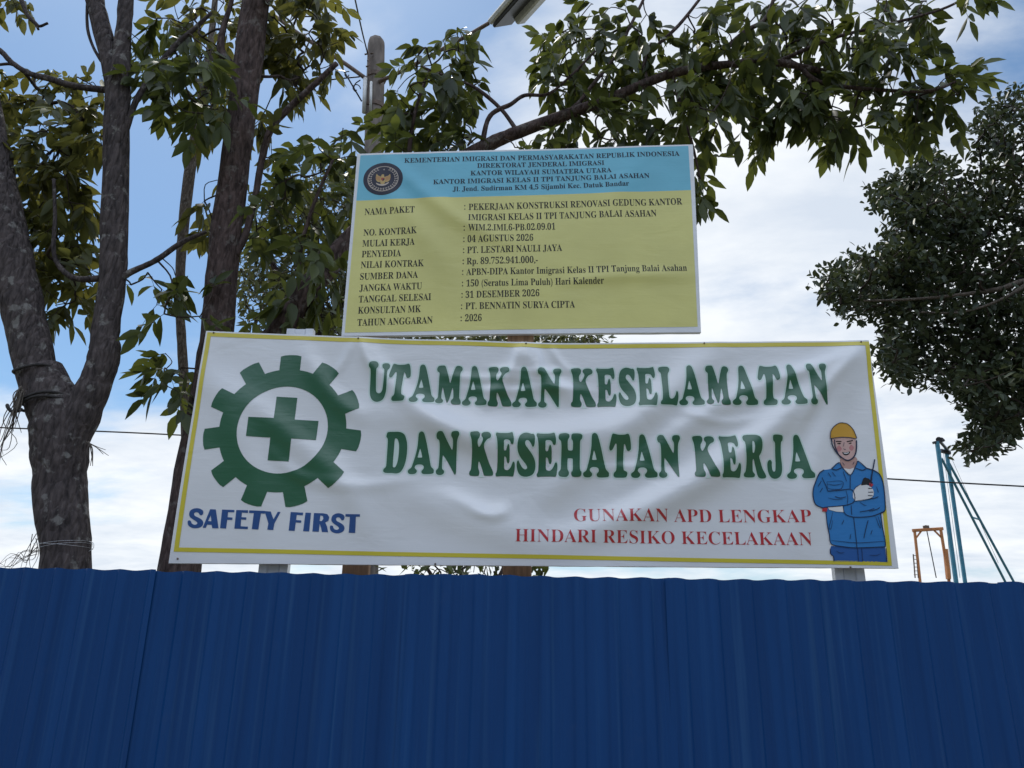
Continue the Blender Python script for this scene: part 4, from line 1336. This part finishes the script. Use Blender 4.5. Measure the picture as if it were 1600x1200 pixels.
foliage(t2, [([(390, 290), (440, 240), (520, 195), (575, 200), (590, 240), (560, 300), (540, 400), (535, 510), (420, 510), (385, 430)], 50, 18),
             ([(255, 540), (305, 540), (300, 600), (290, 640), (255, 640)], 6, 16),
             ([(612, 190), (618, 128), (642, 85), (700, 55), (735, 100), (760, 120), (745, 180), (735, 230), (605, 232)], 46, 15),
             ([(690, 40), (715, 30), (725, 60), (700, 70)], 2, 10),
             ([(835, 150), (850, 60), (880, 15), (960, 0), (1010, 20), (1080, 60), (1085, 215), (980, 225), (930, 190), (880, 185)], 78, 15),
             ([(800, 215), (870, 205), (930, 200), (1000, 225), (1000, 232), (800, 235)], 10, 14),
             ([(1060, 40), (1130, 0), (1300, -15), (1450, -15), (1475, 60), (1430, 60), (1440, 100), (1510, 105), (1520, 150), (1480, 175), (1430, 190), (1330, 200), (1300, 200), (1260, 175), (1190, 200), (1110, 195), (1075, 180)], 150, 15),
             ([(1295, 180), (1345, 180), (1330, 225), (1310, 235)], 7, 10),
             ([(1180, 185), (1215, 185), (1205, 215), (1190, 215)], 3, 10),
             ([(1490, -15), (1540, -20), (1535, 0), (1500, 0)], 3, 10),
             ([(1085, 240), (1098, 240), (1096, 315), (1086, 315)], 5, 12)],
        'leaf', 17, dens=1.0, jit=0.22, dD=0.12, leaf=(0.17, 0.079), rach=0.18, tintc=0.4, hang=0.7)

# slim pale tree
t3 = Tree('slim_tree', 'slim pale-stemmed tree between the two big trunks', 'tree', 6.6, (292, 890), 'bark3')
t3.limb('trunk', [(296, 890, 19), (293, 700, 18), (286, 570, 15), (281, 480, 14), (282, 420, 15), (287, 350, 17), (297, 265, 18), (306, 210, 16), (316, 150, 14), (325, 100, 12), (332, 40, 10), (338, -20, 8)], 10, 0.08, True)
t3.limb('branch', [(316, 150, 7), (305, 120, 6), (296, 90, 5)], 6)
foliage(t3, [([(275, 80), (330, 70), (345, 160), (310, 180), (280, 160)], 8, 18)], 'leaf', 23, jit=0.3, leaf=(0.15, 0.06), rach=0.2, tintc=0.3)

# bushy trees further back
t4 = Tree('bushy_tree', 'dense bushy olive-green tree behind the left side of the yellow sign', 'tree', 8.5, (556, 880), 'bark2')
t4.limb('trunk', [(556, 880, 30), (540, 760, 28), (510, 600, 26), (495, 480, 26), (490, 380, 18), (492, 300, 10)], 12, 0.08, True)
t4.limb('limb', [(498, 560, 18), (540, 450, 14), (560, 360, 9), (570, 290, 6)], 8)
t4.limb('limb', [(497, 540, 18), (450, 460, 12), (420, 400, 8)], 8)
foliage(t4, [([(395, 330), (440, 280), (500, 260), (570, 270), (640, 260), (650, 520), (560, 530), (400, 525), (375, 450)], 330, 8)],
        'leaf_back', 31, jit=0.6, leaf=(0.15, 0.045), pairs=(10, 16), rach=0.18, lod=0, whorl=True, hang=0.3, tintc=0.55)
t5 = Tree('bushy_tree', 'low bushy tree showing only through the gap between sign and banner', 'tree', 9.5, (807, 880), 'bark2')
t5.limb('trunk', [(807, 880, 26), (830, 720, 22), (885, 600, 18), (890, 540, 10)], 10, 0.08, True)
foliage(t5, [([(600, 560), (640, 520), (850, 518), (925, 526), (948, 545), (955, 600), (620, 600)], 190, 8)],
        'leaf_back', 37, jit=0.5, leaf=(0.16, 0.05), pairs=(10, 15), rach=0.18, lod=0, whorl=True, hang=0.3, tintc=0.5)
t6 = Tree('shrub', 'leafy shrub peeking out under the middle of the white banner', 'shrub', 7.5, (730, 960), 'bark2')
t6.limb('stem', [(730, 960, 14), (728, 930, 12), (722, 900, 8), (720, 870, 5)], 8, 0.08, True)
t6.limb('stem', [(740, 960, 10), (770, 920, 8), (790, 880, 5)], 8, 0.08)
t6.limb('stem', [(728, 950, 10), (690, 920, 8), (665, 885, 5)], 8, 0.08)
foliage(t6, [([(625, 860), (700, 840), (800, 850), (850, 880), (845, 930), (760, 930), (640, 925)], 38, 16)],
        'leaf', 41, jit=0.3, leaf=(0.16, 0.05), pairs=(5, 8), rach=0.15, lod=0, whorl=True, hang=0.5, tintc=0.3)

# big tree on the right
t7 = Tree('spreading_tree', 'large dark dense-crowned tree entering from the right edge', 'tree', 13.0, (1690, 880), 'bark1')
t7.limb('trunk', [(1700, 880, 60), (1695, 700, 54), (1680, 560, 46), (1660, 430, 36), (1640, 300, 26), (1610, 200, 14)], 14, 0.1, True)
t7.limb('limb', [(1670, 470, 20), (1610, 440, 11), (1560, 452, 8), (1490, 462, 6), (1420, 468, 4.5), (1350, 470, 3)], 8, dD=-1.2, mat='bark3')
t7.limb('limb', [(1612, 440, 8), (1560, 470, 5), (1500, 488, 3.5), (1440, 488, 3)], 7, dD=-1.3, mat='bark3')
t7.limb('limb', [(1680, 560, 20), (1610, 560, 12), (1550, 575, 8), (1450, 580, 5)], 8)
t7.limb('limb', [(1650, 380, 18), (1580, 340, 11), (1480, 320, 7), (1410, 300, 5)], 8)
t7.limb('limb', [(1630, 290, 14), (1570, 240, 9), (1540, 190, 6)], 8)
t7.limb('limb', [(1670, 480, 22), (1740, 430, 14), (1830, 400, 8), (1890, 390, 5)], 8)
t7.limb('limb', [(1650, 380, 16), (1720, 300, 10), (1800, 240, 6)], 8)
t7.limb('limb', [(1690, 650, 18), (1630, 640, 10), (1570, 650, 7), (1530, 690, 4)], 8)
foliage(t7, [([(1520, 190), (1545, 155), (1600, 140), (1680, 150), (1690, 420), (1600, 430), (1520, 420), (1500, 300), (1525, 260)], 190, 9),
             ([(1415, 270), (1440, 242), (1475, 250), (1490, 280), (1520, 280), (1520, 350), (1440, 350), (1410, 330), (1365, 320), (1370, 290)], 75, 8),
             ([(1365, 300), (1400, 278), (1430, 330), (1420, 350), (1370, 330)], 10, 9),
             ([(1390, 350), (1520, 340), (1520, 430), (1400, 435), (1385, 390)], 75, 9),
             ([(1280, 440), (1330, 400), (1395, 400), (1420, 440), (1400, 480), (1340, 500), (1300, 475)], 62, 8),
             ([(1400, 430), (1690, 420), (1690, 560), (1600, 585), (1500, 605), (1400, 590), (1370, 560), (1385, 500)], 240, 9),
             ([(1375, 540), (1420, 540), (1420, 590), (1385, 575)], 12, 9),
             ([(1490, 595), (1600, 575), (1690, 560), (1690, 640), (1610, 665), (1560, 670), (1500, 625)], 95, 9),
             ([(1530, 640), (1600, 640), (1570, 685), (1535, 670)], 14, 9),
             ([(1505, 690), (1550, 672), (1550, 705), (1515, 710)], 10, 7),
             ([(1690, 160), (1780, 130), (1880, 200), (1930, 400), (1890, 600), (1700, 640)], 260, 12)],
        'leaf_far', 53, dens=1.3, jit=0.75, leaf=(0.155, 0.07), pairs=(17, 27), rach=0.21, twig_r=0.010, lod=1, whorl=True, hang=0.12, tintc=0.45)

# ------------------------------------------------------------------ rope and dry vines on the forked tree
D1 = 4.8
rope = thing('rope_tie', 'dark rope tied round the fork of the grey tree', 'rope', tuple(W(70, 625, D1)))
mb = MB()
for k, (yl, yr, xl, xr) in enumerate(((642, 627, 40, 122), (635, 622, 40, 120), (588, 580, 28, 96))):
    a = W(xl, yl, D1); b = W(xr, yr, D1); c = (a+b)/2; r = (b-a)/2; rl = np.linalg.norm(r)*1.03; ru = unit(r)
    pts = [c+ru*rl*math.cos(t)+np.array([0, -1, 0])*rl*math.sin(t)+np.array([0, 0, -0.01*math.sin(t*3+k)]) for t in np.linspace(0, 2*math.pi, 30)]
    mb.tube(pts, 0.010, 7, cap=False)
mb.build('coil', MAT['rope'], rope, smooth=True)
mb = MB()
kn = W(36, 640, D1-0.17)
mb.tube(smooth_path([kn, kn+np.array([-0.05, -0.02, -0.02]), kn+np.array([-0.09, -0.02, 0.01]), kn+np.array([-0.11, 0, 0.03])], 4), 0.011, 7)
mb.build('knot', MAT['rope'], rope, smooth=True)


def strands(name, label, cat, starts, D, seed, mat, r=0.003, n=12, spread=0.06):
    rg = np.random.default_rng(seed)
    root = thing(name, label, cat, tuple(W(starts[0][0][0], starts[0][0][1], D)))
    mb = MB()
    for path in starts:
        for _ in range(n):
            P = []
            for i, (x, y) in enumerate(path):
                P.append(W(x, y, D)+rg.normal(size=3)*spread*(0.25+i/len(path)))
            Q = smooth_path(P, 4)
            mb.tube(Q, [r*(1.1-0.7*i/len(Q)) for i in range(len(Q))], 4)
    mb.build('strands', MAT[mat], root, smooth=True)
    return root


strands('dry_vine', 'tuft of dry vine hanging from the rope at the fork', 'vine', [[(33, 605), (24, 625), (16, 655), (6, 690), (-2, 715)], [(34, 610), (26, 640), (20, 670)]], D1-0.19, 3, 'straw', 0.0035, 9, 0.03)
strands('broken_twig', 'small broken twigs sticking out right of the grey trunk', 'twig', [[(136, 690), (150, 698), (168, 706)], [(140, 690), (145, 705), (148, 724)]], D1-0.1, 5, 'straw', 0.004, 3, 0.015)
strands('tangled_vine', 'tangle of dead vine at the fence top left of the grey trunk', 'vine', [[(60, 862), (35, 868), (12, 882), (-8, 896)], [(58, 850), (40, 872), (22, 872), (0, 888)], [(56, 838), (48, 870), (36, 900)]], D1-0.25, 9, 'straw', 0.0022, 4, 0.035)
wb = thing('wire_loop', 'thin pale wire wound round the lower grey trunk', 'wire', tuple(W(98, 852, D1)))
mb = MB()
for k, (yl, yr) in enumerate(((858, 846), (864, 849), (852, 856))):
    a = W(59, yl, D1); b = W(140, yr, D1); c = (a+b)/2; r = (b-a)/2; rl = np.linalg.norm(r)*0.99; ru = unit(r)
    mb.tube([c+ru*rl*math.cos(t)+np.array([0, -1, 0])*rl*math.sin(t) for t in np.linspace(0, 2*math.pi, 32)], 0.0010, 5, cap=False)
e = W(139, 846, D1-0.1)
mb.tube(smooth_path([e, e+np.array([.03, 0, -.01]), e+np.array([.035, 0, -.04]), e+np.array([.01, 0, -.06])], 4), 0.0016, 5)
mb.build('strand', MAT['steel'], wb, smooth=True)

# ------------------------------------------------------------------ utility pole with lamp arms
DP = 8.2
pole = thing('utility_pole', 'weathered concrete lamp pole with rounded top rising behind the sign', 'pole', (W(583, 400, DP)[0], DP, 0))
top = W(588, 58, DP); low = W(584, 240, DP)
rp_ = 13.6*mpp(588, 100, DP)
ax = top-low; slope = ax[0]/ax[2]
mb = MB()
zs = [0, low[2], top[2]-0.16, top[2]-0.10, top[2]-0.05, top[2]-0.015, top[2]]
rs = [rp_*1.35, rp_*1.08, rp_, rp_*0.97, rp_*0.82, rp_*0.5, 0.01]
mb.tube([(low[0]+slope*(z-low[2]), DP, z) for z in zs], rs, 8)
mb.build('pole_shaft', MAT['concrete'], pole, smooth=False)
for (x, y, w) in ((588, 122, 1.12), (586, 168, 1.12)):
    mb = MB(); c = W(x, y, DP); mb.tube([c+np.array([0, 0, -0.03]), c+np.array([0, 0, 0.03])], rp_*w, 12)
    mb.build('clamp_band', MAT['rust'], pole, smooth=False)
mb = MB(); mb.tube([W(569, 176, DP-0.1), W(571, 122, DP-0.1)], 0.028, 10)
mb.build('bracket_pipe', MAT['lampgrey'], pole, smooth=True)
mb = MB(); mb.tube([W(579, 174, DP-0.14), W(580, 128, DP-0.14)], 0.018, 8)
mb.build('bracket_pipe', MAT['lampgrey'], pole, smooth=True)
mb = MB(); mb.tube(smooth_path([W(572, 123, DP-0.1), W(540, 100, DP-.1), W(512, 82, DP-.1), W(470, 55, DP-.1), W(430, 25, DP-.1)], 4), 0.027, 10)
mb.build('lamp_arm', MAT['rust'], pole, smooth=True)
mb = MB(); mb.tube([W(526, 92, DP-.1), W(565, 158, DP-.1)], 0.010, 6)
mb.tube(smooth_path([W(512, 125, DP-.1), W(540, 122, DP-.1), W(562, 120, DP-.1)], 3), 0.010, 6)
for cx, cy, rr, s0, e0 in ((543, 117, 4.5, 0, 5.2), (556, 138, 5, 1, 6.4)):
    pts = []
    for t in np.linspace(s0, e0, 16):
        q = rr*(0.45+0.18*t)*0.9
        pts.append(W(cx+q*math.cos(t), cy+q*math.sin(t), DP-.1))
    mb.tube(pts, 0.007, 5)
mb.tube(smooth_path([W(563, 125, DP-.1), W(555, 131, DP-.1), W(553, 140, DP-.1), W(558, 145, DP-.1)], 4), 0.008, 5)
mb.build('scroll_bracket', MAT['cable'], pole, smooth=True)
mb = MB(); mb.tube(smooth_path([W(592, 128, DP-.1), W(640, 105, DP-.15), W(700, 72, DP-.2), W(735, 53, DP-.25), W(764, 36, DP-.3)], 4), 0.026, 10)
mb.build('lamp_arm', MAT['rust'], pole, smooth=True)
# lamp head: long shallow housing tilted up, seen from below
A = W(767, 41, DP-.3)
dirv = unit(W(806, -4, DP-.75)-A)
rt = unit(W(826, 20, DP-.15)-A); rt = unit(rt-dirv*dirv.dot(rt))
upv = np.cross(rt, dirv)
if upv[2] < 0: upv = -upv
C0 = A+rt*0.20
mb = MB(); mb.bar(C0+upv*0.06, C0+dirv*1.0+upv*0.06, 0.40, 0.08, upv, bev=0.02); mb.build('lamp_housing', MAT['lampgrey'], pole)
mb = MB(); mb.bar(C0+dirv*0.015-upv*0.012, C0+dirv*0.95-upv*0.012, 0.36, 0.045, upv, bev=0.012); mb.build('lamp_glass', MAT['lampdark'], pole)
mb = MB(); B0 = C0+rt*0.19+dirv*0.14-upv*0.05; mb.bar(B0, B0+dirv*0.55, 0.17, 0.13, upv, bev=0.02); mb.build('battery_box', MAT['lampgrey'], pole)
mb = MB()
for dx, dy in ((572, 85), (576, 95), (581, 84), (574, 104)):
    c = W(dx, dy, DP-0.14); mb.tube([c+np.array([-.02, 0, 0]), c+np.array([.02, 0, .01])], 0.012, 6)
mb.tube(smooth_path([W(575, 80, DP-.15), W(577, 100, DP-.16), W(576, 118, DP-.15)], 4), 0.012, 6)
mb.build('cable_clamp', MAT['rust'], pole, smooth=True)


def cable(label, pts, r, D0, D1_, name='overhead_cable'):
    n = len(pts)
    P = [W(x, y, D0+(D1_-D0)*i/(n-1)) for i, (x, y) in enumerate(pts)]
    mb = MB(); mb.tube(smooth_path(P, 8), r, 6)
    o = mb.build(name, MAT['cable'], None, smooth=True)
    return tag(o, label, 'cable')


cable('twisted cable running up from the concrete pole out of the top of the photo', [(574, 82), (566, 50), (555, 0), (545, -45), (530, -110)], 0.010, DP-.15, DP-3)
cable('long thin cable stretched level across the sky behind the trees and banner', [(-120, 660), (0, 668), (285, 680), (800, 712), (1385, 748), (1600, 760), (1750, 768)], 0.011, 11, 11)

# ------------------------------------------------------------------ machines on the right
DR = 26.0
rig = thing('pile_driver', 'tall teal-blue pile driving rig with twin masts and raking stays', 'rig', (W(1500, 900, DR)[0], DR, 0))


def strut(parent, name, a, b, wpx, mat, D, extend=True, d2=None):
    d2 = D if d2 is None else d2
    A = W(a[0], a[1], D); B = W(b[0], b[1], d2)
    if extend:
        k = B[2]/(A[2]-B[2]); B = B-(A-B)*k
    w = wpx*mpp(a[0], a[1], D)
    mb = MB(); mb.bar(A, B, w, w, (0, 1, 0)); return mb.build(name, MAT[mat], parent)


strut(rig, 'mast', (1464, 690), (1493, 903), 5.2, 'rigblue', DR)
strut(rig, 'mast', (1478, 700), (1507, 903), 4.6, 'rigblue', DR+1.0)
strut(rig, 'stay', (1471, 716), (1566, 900), 3.0, 'rigblue', DR+.3, d2=DR+3)
strut(rig, 'stay', (1483, 724), (1579, 900), 3.0, 'rigblue', DR+1.0, d2=DR+3.5)
mb = MB()
mb.bar(W(1458, 692, DR), W(1475, 688, DR), 0.11, 0.08); mb.bar(W(1468, 689, DR), W(1483, 706, DR+1), 0.08, 0.08); mb.bar(W(1470, 704, DR+.9), W(1484, 708, DR+1), 0.12, 0.12)
mb.tube([W(1467, 687, DR-.05), W(1467, 687, DR+.1)], 0.10, 10); mb.tube([W(1471, 687, DR+.2), W(1471, 687, DR+.3)], 0.08, 10)
mb.build('mast_head', MAT['lampdark'], rig)
mb = MB()
for a, b in (((1474, 706), (1500, 903)), ((1470, 706), (1486, 903)), ((1485, 712), (1560, 880))):
    mb = MB(); mb.tube([W(a[0], a[1], DR+.4), W(b[0], b[1], DR+.4)], 0.006, 4)
    mb.build('hoist_rope', MAT['cable'], rig)
mb = MB()
for t in (0.5,):
    a = (1471+95*t, 716+184*t); b = (1483+96*t, 724+176*t)
    mb.bar(W(a[0], a[1], DR+.3+2.7*t), W(b[0], b[1], DR+1+2.5*t), 0.05, 0.05)
mb.build('cross_tie', MAT['rigblue'], rig)

DG = 24.0
gan = thing('gantry_frame', 'small orange steel gantry frame standing left of the blue rig', 'gantry', (W(1456, 900, DG)[0], DG, 0))
strut(gan, 'leg', (1429, 830), (1437, 903), 3.4, 'rigorange', DG)
strut(gan, 'leg', (1470, 828), (1482, 903), 3.6, 'rigorange', DG)
mb = MB(); mb.bar(W(1426, 829, DG), W(1473, 826, DG), 0.09, 0.09); mb.build('top_beam', MAT['rigorange'], gan)
for a, b in (((1431, 841), (1440, 829)), ((1471, 840), (1459, 828))):
    mb = MB(); mb.bar(W(a[0], a[1], DG), W(b[0], b[1], DG), 0.045, 0.045); mb.build('knee_brace', MAT['rigorange'], gan)
mb = MB(); mb.tube([W(1447, 824, DG), W(1447, 824, DG+.12)], 0.07, 12); mb.bar(W(1443, 824, DG), W(1451, 823.5, DG), 0.08, 0.1); mb.build('pulley', MAT['rust'], gan)
mb = MB(); mb.tube([W(1448, 828, DG), W(1463, 903, DG)], 0.016, 5); mb.build('hoist_rope', MAT['cable'], gan)
mb = MB()
mb.tube([W(1427, 866, DG), W(1430, 903, DG)], 0.02, 5); mb.tube([W(1432, 860, DG), W(1435, 903, DG)], 0.02, 5)
for y in range(868, 902, 6): mb.tube([W(1428, y, DG), W(1433, y, DG)], 0.012, 4)
mb.build('ladder', MAT['rust'], gan)
mb = MB(); mb.bar(W(1477, 858, DG), W(1482, 905, DG), 0.14, 0.1); mb.build('motor_casing', MAT['rigorange'], gan)
